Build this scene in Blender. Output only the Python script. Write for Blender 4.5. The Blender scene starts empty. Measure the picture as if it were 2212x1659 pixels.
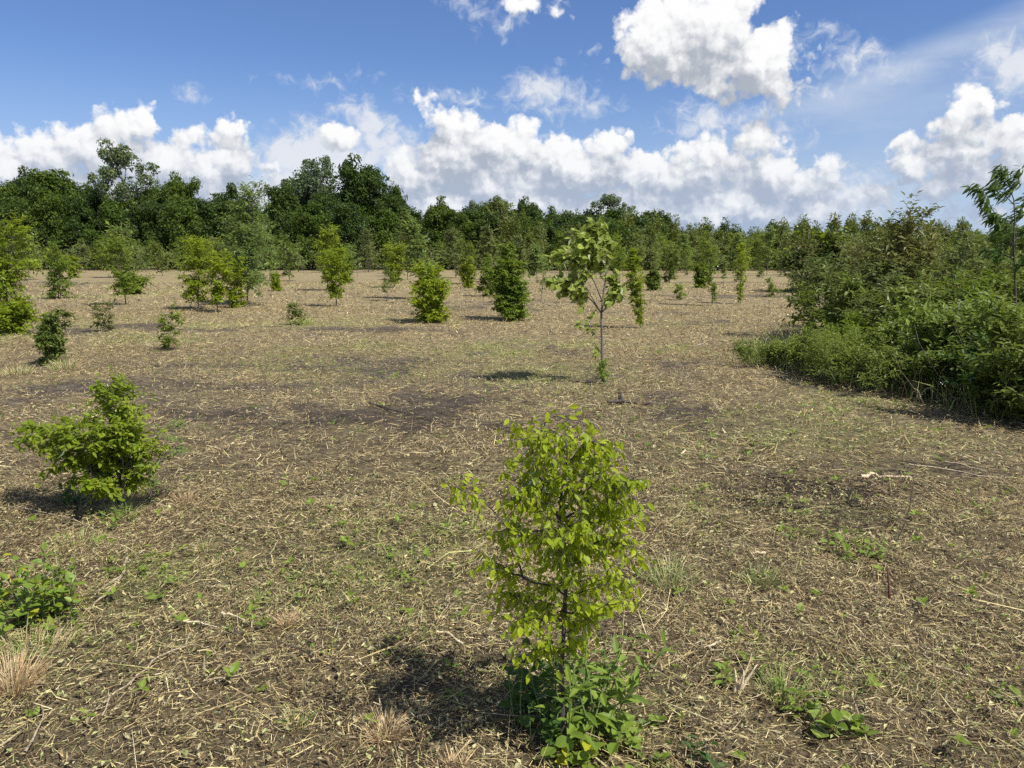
import bpy, math, random
import numpy as np
from mathutils import Vector

R = math.radians
random.seed(7)
rng = np.random.default_rng(7)
sc = bpy.context.scene
COL = sc.collection

# ------------------------------------------------------------------ camera
CAM_H = 1.6
PITCH = R(9.35)
F36 = 27.0
cam_d = bpy.data.cameras.new('camera')
cam_d.sensor_width = 36
cam_d.lens = F36
cam_d.clip_start = 0.05
cam_d.clip_end = 6000
cam = bpy.data.objects.new('camera', cam_d)
COL.objects.link(cam)
cam.location = (0, 0, CAM_H)
cam.rotation_euler = (math.pi / 2 - PITCH, 0, 0)
sc.camera = cam


def ray(px, py):
    """direction of a point of the photograph measured on its 2212 px wide view"""
    u = (px - 1106) / 2212 * 36 / F36
    v = (829.5 - py) / 2212 * 36 / F36
    c, s = math.cos(PITCH), math.sin(PITCH)
    return np.array([u, c + v * s, -s + v * c])


def ground_at(px, py):
    d = ray(px, py)
    t = CAM_H / -d[2]
    return d[0] * t, d[1] * t


def height_at(py, y, px=1106):
    d = ray(px, py)
    return CAM_H + d[2] / d[1] * y


# ------------------------------------------------------------------ light
SUN_EL = R(54)
SUN_AZ = R(128)          # from +Y clockwise: right and a little behind the camera
sun_dir = Vector((math.sin(SUN_AZ) * math.cos(SUN_EL), math.cos(SUN_AZ) * math.cos(SUN_EL), math.sin(SUN_EL)))
sd = bpy.data.lights.new('sun', 'SUN')
sd.energy = 5.0
sd.angle = R(0.5)
sd.color = (1.0, 0.955, 0.88)
so = bpy.data.objects.new('sun', sd)
COL.objects.link(so)
so.rotation_euler = (-sun_dir).to_track_quat('-Z', 'Y').to_euler()

sc.view_settings.view_transform = 'Standard'
sc.view_settings.look = 'None'
sc.view_settings.gamma = 1
sc.view_settings.exposure = 0.45
sc.view_settings.use_curve_mapping = False
sc.cycles.use_denoising = False
sc.cycles.max_bounces = 6
sc.cycles.diffuse_bounces = 3
sc.cycles.glossy_bounces = 2
sc.cycles.transmission_bounces = 4
sc.cycles.transparent_max_bounces = 8

world = bpy.data.worlds.new('World')
sc.world = world
world.use_nodes = True


class NT:
    """small helper to write node maths"""
    def __init__(s, tree):
        s.t = tree

    def new(s, kind, **kw):
        n = s.t.nodes.new(kind)
        for k, v in kw.items():
            setattr(n, k, v)
        return n

    def put(s, sock, v):
        if hasattr(v, 'is_output') or isinstance(v, bpy.types.NodeSocket):
            s.t.links.new(v, sock)
        elif v is not None:
            sock.default_value = v

    def m(s, op, a, b=None, c=None, clamp=False):
        n = s.new('ShaderNodeMath', operation=op, use_clamp=clamp)
        for i, v in enumerate((a, b, c)):
            if v is not None:
                s.put(n.inputs[i], v)
        return n.outputs[0]

    def v(s, op, a, b=None, scale=None):
        n = s.new('ShaderNodeVectorMath', operation=op)
        s.put(n.inputs[0], a)
        if b is not None:
            s.put(n.inputs[1], b)
        if scale is not None:
            s.put(n.inputs['Scale'], scale)
        return n.outputs['Value'] if op in ('LENGTH', 'DOT_PRODUCT') else n.outputs[0]

    def rng(s, x, a, b, c=0.0, d=1.0, smooth=True):
        n = s.new('ShaderNodeMapRange')
        n.interpolation_type = 'SMOOTHSTEP' if smooth else 'LINEAR'
        s.put(n.inputs[0], x)
        for i, q in enumerate((a, b, c, d)):
            s.put(n.inputs[i + 1], q)
        return n.outputs[0]

    def noise(s, vec, scale, detail=4, rough=0.5, out=0, lac=2.0, dist=0.0):
        n = s.new('ShaderNodeTexNoise')
        s.put(n.inputs['Vector'], vec)
        n.inputs['Scale'].default_value = scale
        n.inputs['Detail'].default_value = detail
        n.inputs['Roughness'].default_value = rough
        n.inputs['Lacunarity'].default_value = lac
        n.inputs['Distortion'].default_value = dist
        return n.outputs[out]

    def mix(s, f, a, b):
        n = s.new('ShaderNodeMix', data_type='RGBA')
        s.put(n.inputs[0], f)
        s.put(n.inputs[6], a)
        s.put(n.inputs[7], b)
        return n.outputs[2]


def azel(px, py):
    d = ray(px, py)
    return math.degrees(math.atan2(d[0], d[1])), math.degrees(math.atan2(d[2], math.hypot(d[0], d[1])))


PXDEG = 1 / 29.0   # degrees per photo pixel, about

# cumulus puffs: centre x, y, half width, half height (photo pixels), strength
PUFFS = [
    # large cumulus
    (1425, 85, 96, 84), (1530, 66, 130, 92), (1630, 130, 112, 84), (1655, 178, 86, 56), (1560, 158, 120, 52),
    (1470, 120, 116, 54), (1395, 56, 66, 52),
    # cloud at the top edge
    (1150, 0, 72, 38),
    # tower and bank of the middle
    (962, 258, 62, 46), (1020, 262, 54, 60), (925, 236, 36, 32), (1055, 310, 96, 66), (1000, 335, 90, 80), (1130, 312, 60, 54),
    (1190, 340, 86, 60), (1310, 332, 72, 54), (1250, 372, 120, 78), (1390, 372, 90, 60), (1530, 338, 76, 52), (1640, 316, 62, 52),
    (1660, 372, 84, 74), (1480, 390, 130, 66), (900, 385, 84, 62), (960, 450, 190, 84), (1150, 450, 220, 90),
    (1360, 460, 210, 84), (1580, 460, 190, 84), (1740, 392, 84, 58), (1760, 455, 100, 60), (1060, 395, 120, 76),
    # right hand clouds
    (2100, 218, 60, 32), (2068, 262, 50, 50), (2070, 320, 56, 58), (2150, 300, 70, 48), (2190, 345, 56, 46), (1915, 322, 48, 32), (1975, 352, 84, 38),
    (2060, 390, 110, 42), (2140, 372, 80, 46), (1930, 415, 66, 26), (2200, 450, 120, 30),
    # left hand clouds
    (112, 312, 60, 34), (40, 330, 70, 48), (0, 385, 100, 80), (150, 352, 100, 50), (292, 284, 78, 46), (250, 335, 120, 66), (370, 345, 100, 66),
    (508, 292, 38, 46), (505, 345, 70, 58), (440, 372, 100, 62), (330, 430, 280, 90), (110, 430, 170, 80), (590, 440, 150, 44), (760, 440, 130, 40),
    (732, 290, 60, 40),
]
THIN = [
    (690, 350, 150, 90), (640, 420, 220, 60), (860, 330, 70, 60), (1820, 420, 120, 50), (1540, 262, 110, 34), (980, 215, 90, 20),
    (1170, 196, 82, 44), (1245, 226, 72, 28), (1190, 240, 50, 24),
    (1780, 78, 44, 26), (1850, 118, 70, 30), (1905, 150, 50, 20), (1500, 240, 60, 26), (1770, 205, 40, 18),
    (2160, 118, 56, 46), (1040, 22, 50, 28), (1085, 52, 40, 18), (415, 192, 30, 18), (760, 246, 60, 30), (1010, 0, 50, 20), (700, 172, 60, 8),
    (800, 286, 60, 60), (2212, 140, 60, 60), (1290, 115, 14, 9), (1700, 290, 60, 24),
    (735, 300, 80, 46), (1640, 240, 60, 24),
]


def build_world():
    t = world.node_tree
    for n in list(t.nodes):
        t.nodes.remove(n)

    def n2d(N, vec, scale, detail, rough, out=0, dist=0.0):
        o = N.noise(vec, scale, detail, rough, out, dist=dist)
        o.node.noise_dimensions = '2D'
        return o

    def field(N, P, puffs, k):
        cur = None
        for (x, y, w, h) in puffs:
            a, e = azel(x, y)
            rx, ry = w * PXDEG, h * PXDEG
            n = N.new('ShaderNodeVectorMath', operation='MULTIPLY_ADD')
            N.put(n.inputs[0], P)
            n.inputs[1].default_value = (1 / rx, 1 / ry, 0)
            n.inputs[2].default_value = (-a / rx, -e / ry, 0)
            l = N.v('LENGTH', n.outputs[0])
            f = N.m('MULTIPLY_ADD', l, -min(rx, ry), min(rx, ry))
            if cur is None:
                cur = f
            else:
                n = N.new('ShaderNodeMath', operation='SMOOTH_MAX')
                N.put(n.inputs[0], cur)
                N.put(n.inputs[1], f)
                n.inputs[2].default_value = k
                cur = n.outputs[0]
        return cur

    def group(name, ins, outs):
        g = bpy.data.node_groups.new(name, 'ShaderNodeTree')
        for n_, ty in ins:
            g.interface.new_socket(n_, in_out='INPUT', socket_type=ty)
        for n_, ty in outs:
            g.interface.new_socket(n_, in_out='OUTPUT', socket_type=ty)
        N = NT(g)
        return g, N, N.new('NodeGroupInput'), N.new('NodeGroupOutput')

    def detail_group():
        """billows and ragged edges shared by all cumulus"""
        g, N, gi, go = group('cumulus_detail', [('P', 'NodeSocketVector')], [('B', 'NodeSocketFloat')])
        P = gi.outputs[0]
        v = N.new('ShaderNodeTexVoronoi', feature='SMOOTH_F1', voronoi_dimensions='2D')
        v.inputs['Scale'].default_value = 0.40
        v.inputs['Detail'].default_value = 3.4
        v.inputs['Roughness'].default_value = 0.52
        v.inputs['Lacunarity'].default_value = 2.1
        v.inputs['Smoothness'].default_value = 0.5
        N.put(v.inputs['Vector'], P)
        b = N.m('MULTIPLY', N.m('SUBTRACT', 0.50, v.outputs['Distance']), 1.6)
        r = N.m('MULTIPLY', N.m('SUBTRACT', n2d(N, P, 1.5, 7, 0.6), 0.5), 0.62)
        g.links.new(N.m('ADD', N.m('ADD', b, r), 0.22), go.inputs[0])
        return g
    detail = detail_group()

    def warp_group():
        g, N, gi, go = group('cloud_warp', [('P', 'NodeSocketVector')], [('Large', 'NodeSocketVector'), ('Small', 'NodeSocketVector')])
        P = gi.outputs[0]
        w1 = N.v('SCALE', N.v('SUBTRACT', n2d(N, P, 0.42, 2, 0.55, 1), (0.5, 0.5, 0.5)), scale=2.0)
        w2 = N.v('SCALE', N.v('SUBTRACT', n2d(N, P, 1.9, 3, 0.6, 1), (0.5, 0.5, 0.5)), scale=0.5)
        Ps = N.v('ADD', P, w2)
        g.links.new(N.v('ADD', Ps, w1), go.inputs[0])
        g.links.new(Ps, go.inputs[1])
        return g
    warp = warp_group()

    N = NT(t)

    def use(g, vec):
        gn = N.new('ShaderNodeGroup')
        gn.node_tree = g
        N.put(gn.inputs[0], vec)
        return gn.outputs

    tc = N.new('ShaderNodeTexCoord')
    sx = N.new('ShaderNodeSeparateXYZ')
    N.put(sx.inputs[0], tc.outputs['Generated'])
    az = N.m('MULTIPLY', N.m('ARCTAN2', sx.outputs[0], sx.outputs[1]), 57.29578)
    el = N.m('MULTIPLY', N.m('ARCSINE', sx.outputs[2]), 57.29578)
    cx = N.new('ShaderNodeCombineXYZ')
    N.put(cx.inputs[0], az)
    N.put(cx.inputs[1], el)
    P = cx.outputs[0]

    # ---- clear sky, milky air low down, and the high veil rising to the right
    sky = N.new('ShaderNodeTexSky', sky_type='NISHITA')
    sky.sun_disc = False
    sky.sun_elevation = SUN_EL
    sky.sun_rotation = SUN_AZ
    sky.altitude = 50
    sky.air_density = 1.0
    sky.dust_density = 0.3
    sky.ozone_density = 3.0
    skyc = N.v('MULTIPLY', sky.outputs[0], (SKY_S * 0.80, SKY_S * 0.93, SKY_S * 1.22))
    a1, e1 = azel(1400, 350)
    a2, e2 = azel(2212, 60)
    sl = (e2 - e1) / (a2 - a1)
    dl = N.m('SUBTRACT', el, N.m('ADD', N.m('MULTIPLY', N.m('SUBTRACT', az, a1), sl), e1))
    band = N.m('MULTIPLY', N.rng(dl, -3.5, 0.2), N.rng(dl, 0.3, 2.2, 1, 0))
    below = N.m('MULTIPLY', N.rng(dl, -9.0, -3.0, 0.55, 0.6), N.rng(dl, 0.0, 1.5, 1, 0))
    right = N.m('MULTIPLY', N.rng(az, a1 - 2, a1 + 14), N.rng(az, 45, 80, 1, 0))
    vn = n2d(N, N.v('MULTIPLY', P, (0.10, 0.32, 1)), 1.0, 5, 0.6)
    veil = N.m('MULTIPLY', N.m('MULTIPLY', N.m('MAXIMUM', band, below), right), N.rng(vn, 0.25, 0.75, 0.2, 0.7))
    haze = N.rng(el, -1.0, 14.0, 0.74, 0.0)
    base = N.mix(haze, skyc, (0.48, 0.61, 0.82, 1))
    base = N.mix(veil, base, (0.62, 0.71, 0.85, 1))

    def shade(D, L1, L2):
        """cloud colour from how the depth changes towards the light"""
        lit = N.m('ADD', N.m('MULTIPLY', L1, 0.36), N.m('MULTIPLY_ADD', L2, 0.34, N.rng(el, 2.0, 12.0, 0.25, 0.58)))
        lit = N.rng(lit, 0.0, 1.0)
        low = N.rng(el, 1.0, 10.0, 1.0, 0.0)
        shade_c = N.mix(low, (0.45, 0.49, 0.56, 1), (0.42, 0.51, 0.68, 1))
        lit_c = N.mix(low, (1.04, 1.04, 1.04, 1), (0.90, 0.93, 0.98, 1))
        return N.mix(lit, shade_c, lit_c)

    # ---- framed part of the sky: the clouds that are seen, bin by bin of azimuth
    def clouds(lo, hi):
        def near(q, m):
            a, e = azel(q[0], q[1])
            r_ = q[2] * PXDEG
            return a - r_ - m < hi and a + r_ + m > lo
        pf = [q for q in PUFFS if near(q, 1.7)]
        th = [q for q in THIN if near(q, 3.0)]
        c = base
        if th:
            wt = N.v('SCALE', N.v('SUBTRACT', n2d(N, P, 0.5, 4, 0.6, 1), (0.5, 0.5, 0.5)), scale=3.0)
            f = field(N, N.v('ADD', P, wt), th, 0.3)
            tn = n2d(N, P, 0.9, 7, 0.62, dist=0.5)
            Td = N.m('ADD', f, N.m('MULTIPLY', N.m('SUBTRACT', tn, 0.5), 3.0))
            thin = N.m('MULTIPLY', N.rng(Td, -0.3, 1.5), 0.88)
            tshade = N.mix(N.rng(Td, 0.3, 1.8), (0.70, 0.76, 0.87, 1), (0.86, 0.88, 0.93, 1))
            c = N.mix(thin, c, tshade)
        if pf:
            w = use(warp, P)
            off1, off2 = (0.26, 0.36, 0), (0.3, 1.6, 0)
            F0 = field(N, w[0], pf, 0.2)
            F1 = field(N, N.v('ADD', w[0], off2), pf, 0.2)
            B0 = use(detail, w[1])[0]
            B1 = use(detail, N.v('ADD', w[1], off1))[0]
            D = N.m('ADD', F0, B0)
            g2 = N.m('MAXIMUM', N.m('SUBTRACT', F0, F1), -1.6)
            ccol = shade(D, N.m('SUBTRACT', B0, B1), N.m('ADD', g2, N.m('MULTIPLY', B0, 0.5)))
            c = N.mix(N.m('POWER', N.rng(D, -0.12, 0.62), 0.85), c, ccol)
        bg = N.new('ShaderNodeBackground')
        N.put(bg.inputs['Color'], c)
        bg.inputs['Strength'].default_value = SKY_K
        return bg.outputs[0]

    edges = [-41, -24, -13, -4, 6, 13, 21, 28, 41]
    cur = clouds(edges[0], edges[1])
    for i in range(1, len(edges) - 1):
        m = N.new('ShaderNodeMixShader')
        N.put(m.inputs[0], N.m('GREATER_THAN', az, edges[i]))
        t.links.new(cur, m.inputs[1])
        t.links.new(clouds(edges[i], edges[i + 1]), m.inputs[2])
        cur = m.outputs[0]
    # ---- the sky beyond: broken cumulus of the same kind
    cov = n2d(N, N.v('MULTIPLY', P, (0.06, 0.09, 1)), 1.0, 6, 0.55)
    cov2 = n2d(N, N.v('MULTIPLY', N.v('ADD', P, (0.4, 1.6, 0)), (0.06, 0.09, 1)), 1.0, 6, 0.55)
    m_ = N.rng(cov, 0.54, 0.60)
    c = N.mix(m_, base, N.mix(N.rng(N.m('SUBTRACT', cov, cov2), -0.03, 0.05), (0.43, 0.48, 0.58, 1), (0.98, 0.98, 1.0, 1)))
    bgo = N.new('ShaderNodeBackground')
    N.put(bgo.inputs['Color'], c)
    bgo.inputs['Strength'].default_value = SKY_K
    inside = N.m('MULTIPLY', N.m('MULTIPLY', N.rng(az, -40, -37), N.rng(az, 37, 40, 1, 0)),
                 N.m('MULTIPLY', N.rng(el, -0.8, -0.4), N.rng(el, 20, 23, 1, 0)))
    m = N.new('ShaderNodeMixShader')
    N.put(m.inputs[0], inside)
    t.links.new(bgo.outputs[0], m.inputs[1])
    t.links.new(cur, m.inputs[2])
    out = N.new('ShaderNodeOutputWorld')
    t.links.new(m.outputs[0], out.inputs['Surface'])
    world.cycles.sampling_method = 'MANUAL'
    world.cycles.sample_map_resolution = 512


SKY_S = 0.105
SKY_K = 0.70
build_world()


# ------------------------------------------------------------------ materials
def socket(n, *names):
    for k in names:
        if k in n.inputs:
            return n.inputs[k]


def new_mat(name):
    m = bpy.data.materials.new(name)
    m.use_nodes = True
    m.node_tree.nodes.clear()
    N = NT(m.node_tree)
    out = N.new('ShaderNodeOutputMaterial')
    return m, N, out


def leaf_material(name, dark, light, trans, back=None, gloss=0.25, tw=0.42, patch=0.0):
    """thin leaf: diffuse + light passing through + a waxy sheen, colour varies leaf by leaf"""
    m, N, out = new_mat(name)
    at = N.new('ShaderNodeAttribute', attribute_name='rnd')
    oi = N.new('ShaderNodeObjectInfo')
    r = N.m('FRACT', N.m('MULTIPLY_ADD', oi.outputs['Random'], 1.0, at.outputs['Fac']))
    tc = N.new('ShaderNodeTexCoord')
    n = N.noise(tc.outputs['Object'], 1.6, 2, 0.5)
    f = N.m('ADD', N.m('MULTIPLY', r, 0.6), N.m('MULTIPLY', N.rng(n, 0.3, 0.7), 0.4))
    c = N.mix(f, (*dark, 1), (*light, 1))
    tint = N.mix(oi.outputs['Random'], (0.82, 0.88, 0.9, 1), (1.12, 1.06, 1.0, 1))
    mm = N.new('ShaderNodeMix', data_type='RGBA', blend_type='MULTIPLY')
    mm.inputs[0].default_value = 1
    N.put(mm.inputs[6], c)
    N.put(mm.inputs[7], tint)
    c = mm.outputs[2]
    if back is not None:
        g = N.new('ShaderNodeNewGeometry')
        c = N.mix(N.m('MULTIPLY', g.outputs['Backfacing'], 0.85), c, (*back, 1))
    d = N.new('ShaderNodeBsdfDiffuse')
    N.put(d.inputs['Color'], c)
    tr = N.new('ShaderNodeBsdfTranslucent')
    N.put(tr.inputs['Color'], (*trans, 1))
    ms = N.new('ShaderNodeMixShader')
    ms.inputs[0].default_value = tw
    m.node_tree.links.new(d.outputs[0], ms.inputs[1])
    m.node_tree.links.new(tr.outputs[0], ms.inputs[2])
    gl = N.new('ShaderNodeBsdfAnisotropic') if False else N.new('ShaderNodeBsdfGlossy')
    gl.inputs['Roughness'].default_value = 0.42
    gl.inputs['Color'].default_value = (1, 1, 1, 1)
    fr = N.new('ShaderNodeFresnel')
    fr.inputs['IOR'].default_value = 1.4
    m2 = N.new('ShaderNodeMixShader')
    N.put(m2.inputs[0], N.m('MULTIPLY', fr.outputs[0], gloss))
    m.node_tree.links.new(ms.outputs[0], m2.inputs[1])
    m.node_tree.links.new(gl.outputs[0], m2.inputs[2])
    m.node_tree.links.new(m2.outputs[0], out.inputs['Surface'])
    return m


def bark_material(name, a, b, scale=30):
    m, N, out = new_mat(name)
    tc = N.new('ShaderNodeTexCoord')
    v = N.v('MULTIPLY', tc.outputs['Object'], (1, 1, 0.25))
    n = N.noise(v, scale, 5, 0.65)
    c = N.mix(N.rng(n, 0.3, 0.7), (*a, 1), (*b, 1))
    p = N.new('ShaderNodeBsdfPrincipled')
    N.put(p.inputs['Base Color'], c)
    p.inputs['Roughness'].default_value = 0.85
    bp = N.new('ShaderNodeBump')
    bp.inputs['Strength'].default_value = 0.5
    bp.inputs['Distance'].default_value = 0.01
    N.put(bp.inputs['Height'], n)
    N.put(p.inputs['Normal'], bp.outputs[0])
    m.node_tree.links.new(p.outputs[0], out.inputs['Surface'])
    return m


def litter_material(name, trans=0.15, gloss=0.2):
    """dry stems and chips: each piece keeps its own colour, with grain along it"""
    m, N, out = new_mat(name)
    at = N.new('ShaderNodeAttribute', attribute_name='col')
    tc = N.new('ShaderNodeTexCoord')
    n = N.noise(tc.outputs['Object'], 60, 3, 0.6)
    sc_ = N.rng(n, 0.25, 0.75, 0.72, 1.2)
    c = N.v('SCALE', at.outputs['Color'], scale=sc_)
    d = N.new('ShaderNodeBsdfDiffuse')
    N.put(d.inputs['Color'], c)
    tr = N.new('ShaderNodeBsdfTranslucent')
    N.put(tr.inputs['Color'], c)
    ms = N.new('ShaderNodeMixShader')
    ms.inputs[0].default_value = trans
    m.node_tree.links.new(d.outputs[0], ms.inputs[1])
    m.node_tree.links.new(tr.outputs[0], ms.inputs[2])
    gl = N.new('ShaderNodeBsdfGlossy')
    gl.inputs['Roughness'].default_value = 0.45
    fr = N.new('ShaderNodeFresnel')
    m2 = N.new('ShaderNodeMixShader')
    N.put(m2.inputs[0], N.m('MULTIPLY', fr.outputs[0], gloss))
    m.node_tree.links.new(ms.outputs[0], m2.inputs[1])
    m.node_tree.links.new(gl.outputs[0], m2.inputs[2])
    m.node_tree.links.new(m2.outputs[0], out.inputs['Surface'])
    return m


def soil_material():
    m, N, out = new_mat('mulched_soil')
    g = N.new('ShaderNodeNewGeometry')
    P = g.outputs['Position']
    at = N.new('ShaderNodeAttribute', attribute_name='cover')     # how much straw lies here
    gr = N.new('ShaderNodeAttribute', attribute_name='green')
    fine = N.noise(P, 45, 6, 0.7)
    soil = N.mix(N.rng(fine, 0.3, 0.7), (0.010, 0.008, 0.006, 1), (0.046, 0.035, 0.027, 1))  # near soil coloured extra dark to deepen the shade in gaps between straws
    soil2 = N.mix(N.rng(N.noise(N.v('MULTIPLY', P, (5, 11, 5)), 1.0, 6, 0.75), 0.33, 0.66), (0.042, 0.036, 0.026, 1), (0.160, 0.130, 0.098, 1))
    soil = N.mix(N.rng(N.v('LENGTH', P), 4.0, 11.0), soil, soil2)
    s1 = N.noise(N.v('MULTIPLY', P, (9, 22, 9)), 1.0, 5, 0.75)
    s2 = N.noise(N.v('MULTIPLY', P, (2.1, 3.2, 2)), 1.0, 6, 0.72)
    straw = N.mix(N.rng(s1, 0.35, 0.68), (0.148, 0.113, 0.065, 1), (0.43, 0.35, 0.185, 1))
    straw = N.mix(N.rng(s2, 0.42, 0.62, 0.0, 0.55), straw, (0.16, 0.131, 0.078, 1))
    gcol = N.mix(N.rng(s1, 0.35, 0.65), (0.13, 0.16, 0.045, 1), (0.36, 0.38, 0.13, 1))
    straw = N.mix(N.m('MULTIPLY', gr.outputs['Fac'], 0.62), straw, gcol)
    thr = N.m('ADD', N.m('MULTIPLY', s1, 0.5), N.m('MULTIPLY', s2, 0.5))
    lim = N.m('SUBTRACT', 0.72, N.m('MULTIPLY', at.outputs['Fac'], 0.42))
    k = N.rng(N.m('SUBTRACT', thr, lim), -0.07, 0.07)
    # right in front the real litter lies on the soil, farther off the colour of it takes over
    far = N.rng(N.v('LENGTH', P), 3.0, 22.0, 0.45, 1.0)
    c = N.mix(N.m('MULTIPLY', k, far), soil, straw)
    p = N.new('ShaderNodeBsdfPrincipled')
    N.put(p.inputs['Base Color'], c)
    p.inputs['Roughness'].default_value = 0.95
    p.inputs['Specular IOR Level'].default_value = 0.1
    bp = N.new('ShaderNodeBump')
    bp.inputs['Strength'].default_value = 0.8
    bp.inputs['Distance'].default_value = 0.05
    N.put(bp.inputs['Height'], N.m('ADD', N.m('MULTIPLY', fine, 0.4), s1))
    N.put(p.inputs['Normal'], bp.outputs[0])
    m.node_tree.links.new(p.outputs[0], out.inputs['Surface'])
    return m


M = dict(
    elm=leaf_material('elm_leaf', (0.115, 0.18, 0.010), (0.26, 0.33, 0.022), (0.40, 0.47, 0.02), gloss=0.25, tw=0.45),
    elm_deep=leaf_material('elm_leaf_deep', (0.080, 0.135, 0.015), (0.21, 0.28, 0.032), (0.24, 0.33, 0.02), gloss=0.25, tw=0.42),
    mid=leaf_material('green_leaf', (0.060, 0.098, 0.018), (0.20, 0.25, 0.052), (0.23, 0.30, 0.03), gloss=0.25, tw=0.38),
    pale=leaf_material('windblown_leaf', (0.095, 0.150, 0.034), (0.21, 0.285, 0.080), (0.25, 0.34, 0.05), back=(0.38, 0.43, 0.22), gloss=0.12, tw=0.36),
    olive=leaf_material('olive_leaf', (0.090, 0.120, 0.030), (0.175, 0.215, 0.058), (0.20, 0.25, 0.04), back=(0.22, 0.26, 0.12), gloss=0.35, tw=0.36),
    rusty=leaf_material('rusty_leaf', (0.095, 0.115, 0.028), (0.205, 0.205, 0.060), (0.22, 0.23, 0.04), gloss=0.3, tw=0.36),
    forest=leaf_material('forest_leaf', (0.034, 0.066, 0.010), (0.118, 0.172, 0.022), (0.10, 0.16, 0.014), gloss=0.22, tw=0.25),
    forest_dark=leaf_material('forest_leaf_dark', (0.022, 0.045, 0.009), (0.076, 0.116, 0.018), (0.07, 0.11, 0.012), gloss=0.25, tw=0.25),
    forest_grey=leaf_material('cottonwood_leaf', (0.065, 0.098, 0.034), (0.155, 0.205, 0.080), (0.10, 0.15, 0.045), back=(0.17, 0.21, 0.13), gloss=0.4, tw=0.28),
    forest_olive=leaf_material('willow_leaf', (0.085, 0.112, 0.020), (0.225, 0.260, 0.050), (0.18, 0.22, 0.024), gloss=0.25, tw=0.3),
    weed=leaf_material('broad_weed_leaf', (0.11, 0.18, 0.022), (0.24, 0.33, 0.055), (0.30, 0.40, 0.03), gloss=0.35, tw=0.4),
    yellow=leaf_material('yellowing_leaf', (0.30, 0.33, 0.02), (0.48, 0.46, 0.04), (0.5, 0.5, 0.03), gloss=0.25, tw=0.4),
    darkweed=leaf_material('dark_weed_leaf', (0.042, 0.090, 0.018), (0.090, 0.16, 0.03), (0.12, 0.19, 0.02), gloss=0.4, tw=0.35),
    bark=bark_material('grey_bark', (0.075, 0.062, 0.052), (0.20, 0.175, 0.15)),
    bark_dark=bark_material('dark_bark', (0.035, 0.028, 0.024), (0.10, 0.082, 0.070)),
    bark_pale=bark_material('pale_bark', (0.17, 0.145, 0.115), (0.36, 0.32, 0.26)),
    green_stem=bark_material('green_stem', (0.10, 0.15, 0.04), (0.20, 0.26, 0.08)),
    red_stem=bark_material('red_brown_stem', (0.08, 0.025, 0.018), (0.17, 0.07, 0.05)),
    litter=litter_material('dry_litter'),
    wood=bark_material('split_pale_wood', (0.40, 0.30, 0.17), (0.78, 0.66, 0.44), 55),
    dry_wood=bark_material('dry_stick_wood', (0.20, 0.155, 0.10), (0.48, 0.39, 0.26), 60),
)


# ------------------------------------------------------------------ mesh helpers
class Geo:
    """collects vertices and faces (numpy blocks) and links them as ONE mesh object"""
    def __init__(s):
        s.v, s.f, s.n, s.a, s.c = [], [], 0, [], []

    def add(s, verts, faces, att=None, col=None):
        """verts (n,3); faces (m,k) index array; att (m,) per face; col (m,3) per face"""
        verts = np.asarray(verts, float)
        faces = np.asarray(faces, int)
        s.v.append(verts)
        s.f.append(faces + s.n)
        s.n += len(verts)
        s.a.append(np.full(len(faces), 0.5) if att is None else np.asarray(att, float))
        s.c.append(np.full((len(faces), 3), 0.5) if col is None else np.asarray(col, float))
        return s

    def mesh(s, name, mat, smooth=False, use_col=False):
        me = bpy.data.meshes.new(name)
        V = np.concatenate(s.v) if s.v else np.zeros((0, 3))
        me.vertices.add(len(V))
        me.vertices.foreach_set('co', V.astype(np.float32).ravel())
        loops = np.concatenate([f.ravel() for f in s.f])
        sizes = np.concatenate([np.full(len(f), f.shape[1]) for f in s.f])
        starts = np.concatenate([[0], np.cumsum(sizes)[:-1]])
        me.loops.add(len(loops))
        me.loops.foreach_set('vertex_index', loops.astype(np.int32))
        me.polygons.add(len(sizes))
        me.polygons.foreach_set('loop_start', starts.astype(np.int32))
        me.polygons.foreach_set('use_smooth', np.full(len(sizes), smooth))
        at = me.attributes.new('rnd', 'FLOAT', 'FACE')
        at.data.foreach_set('value', np.concatenate(s.a).astype(np.float32))
        if use_col:
            c = np.concatenate(s.c)
            c = np.concatenate([c, np.ones((len(c), 1))], 1)
            at = me.attributes.new('col', 'FLOAT_COLOR', 'FACE')
            at.data.foreach_set('color', c.astype(np.float32).ravel())
        me.materials.append(mat)
        me.update(calc_edges=True)
        return me

    def build(s, name, mat, parent=None, loc=None, smooth=False, use_col=False):
        o = bpy.data.objects.new(name, s.mesh(name, mat, smooth, use_col))
        COL.objects.link(o)
        if parent is not None:
            o.parent = parent
        if loc is not None:
            o.location = loc
        return o


def norm(a):
    return a / np.maximum(np.linalg.norm(a, axis=-1, keepdims=True), 1e-9)


def tag(o, label=None, cat=None, group=None, kind=None):
    if label:
        o['label'] = label
    if cat:
        o['category'] = cat
    if group:
        o['group'] = group
    if kind:
        o['kind'] = kind
    return o


def thing(name, loc, label, cat, group=None, rz=0.0):
    o = bpy.data.objects.new(name, None)
    o.empty_display_size = 0.2
    COL.objects.link(o)
    o.location = loc
    o.rotation_euler = (0, 0, rz)
    return tag(o, label, cat, group)


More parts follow.
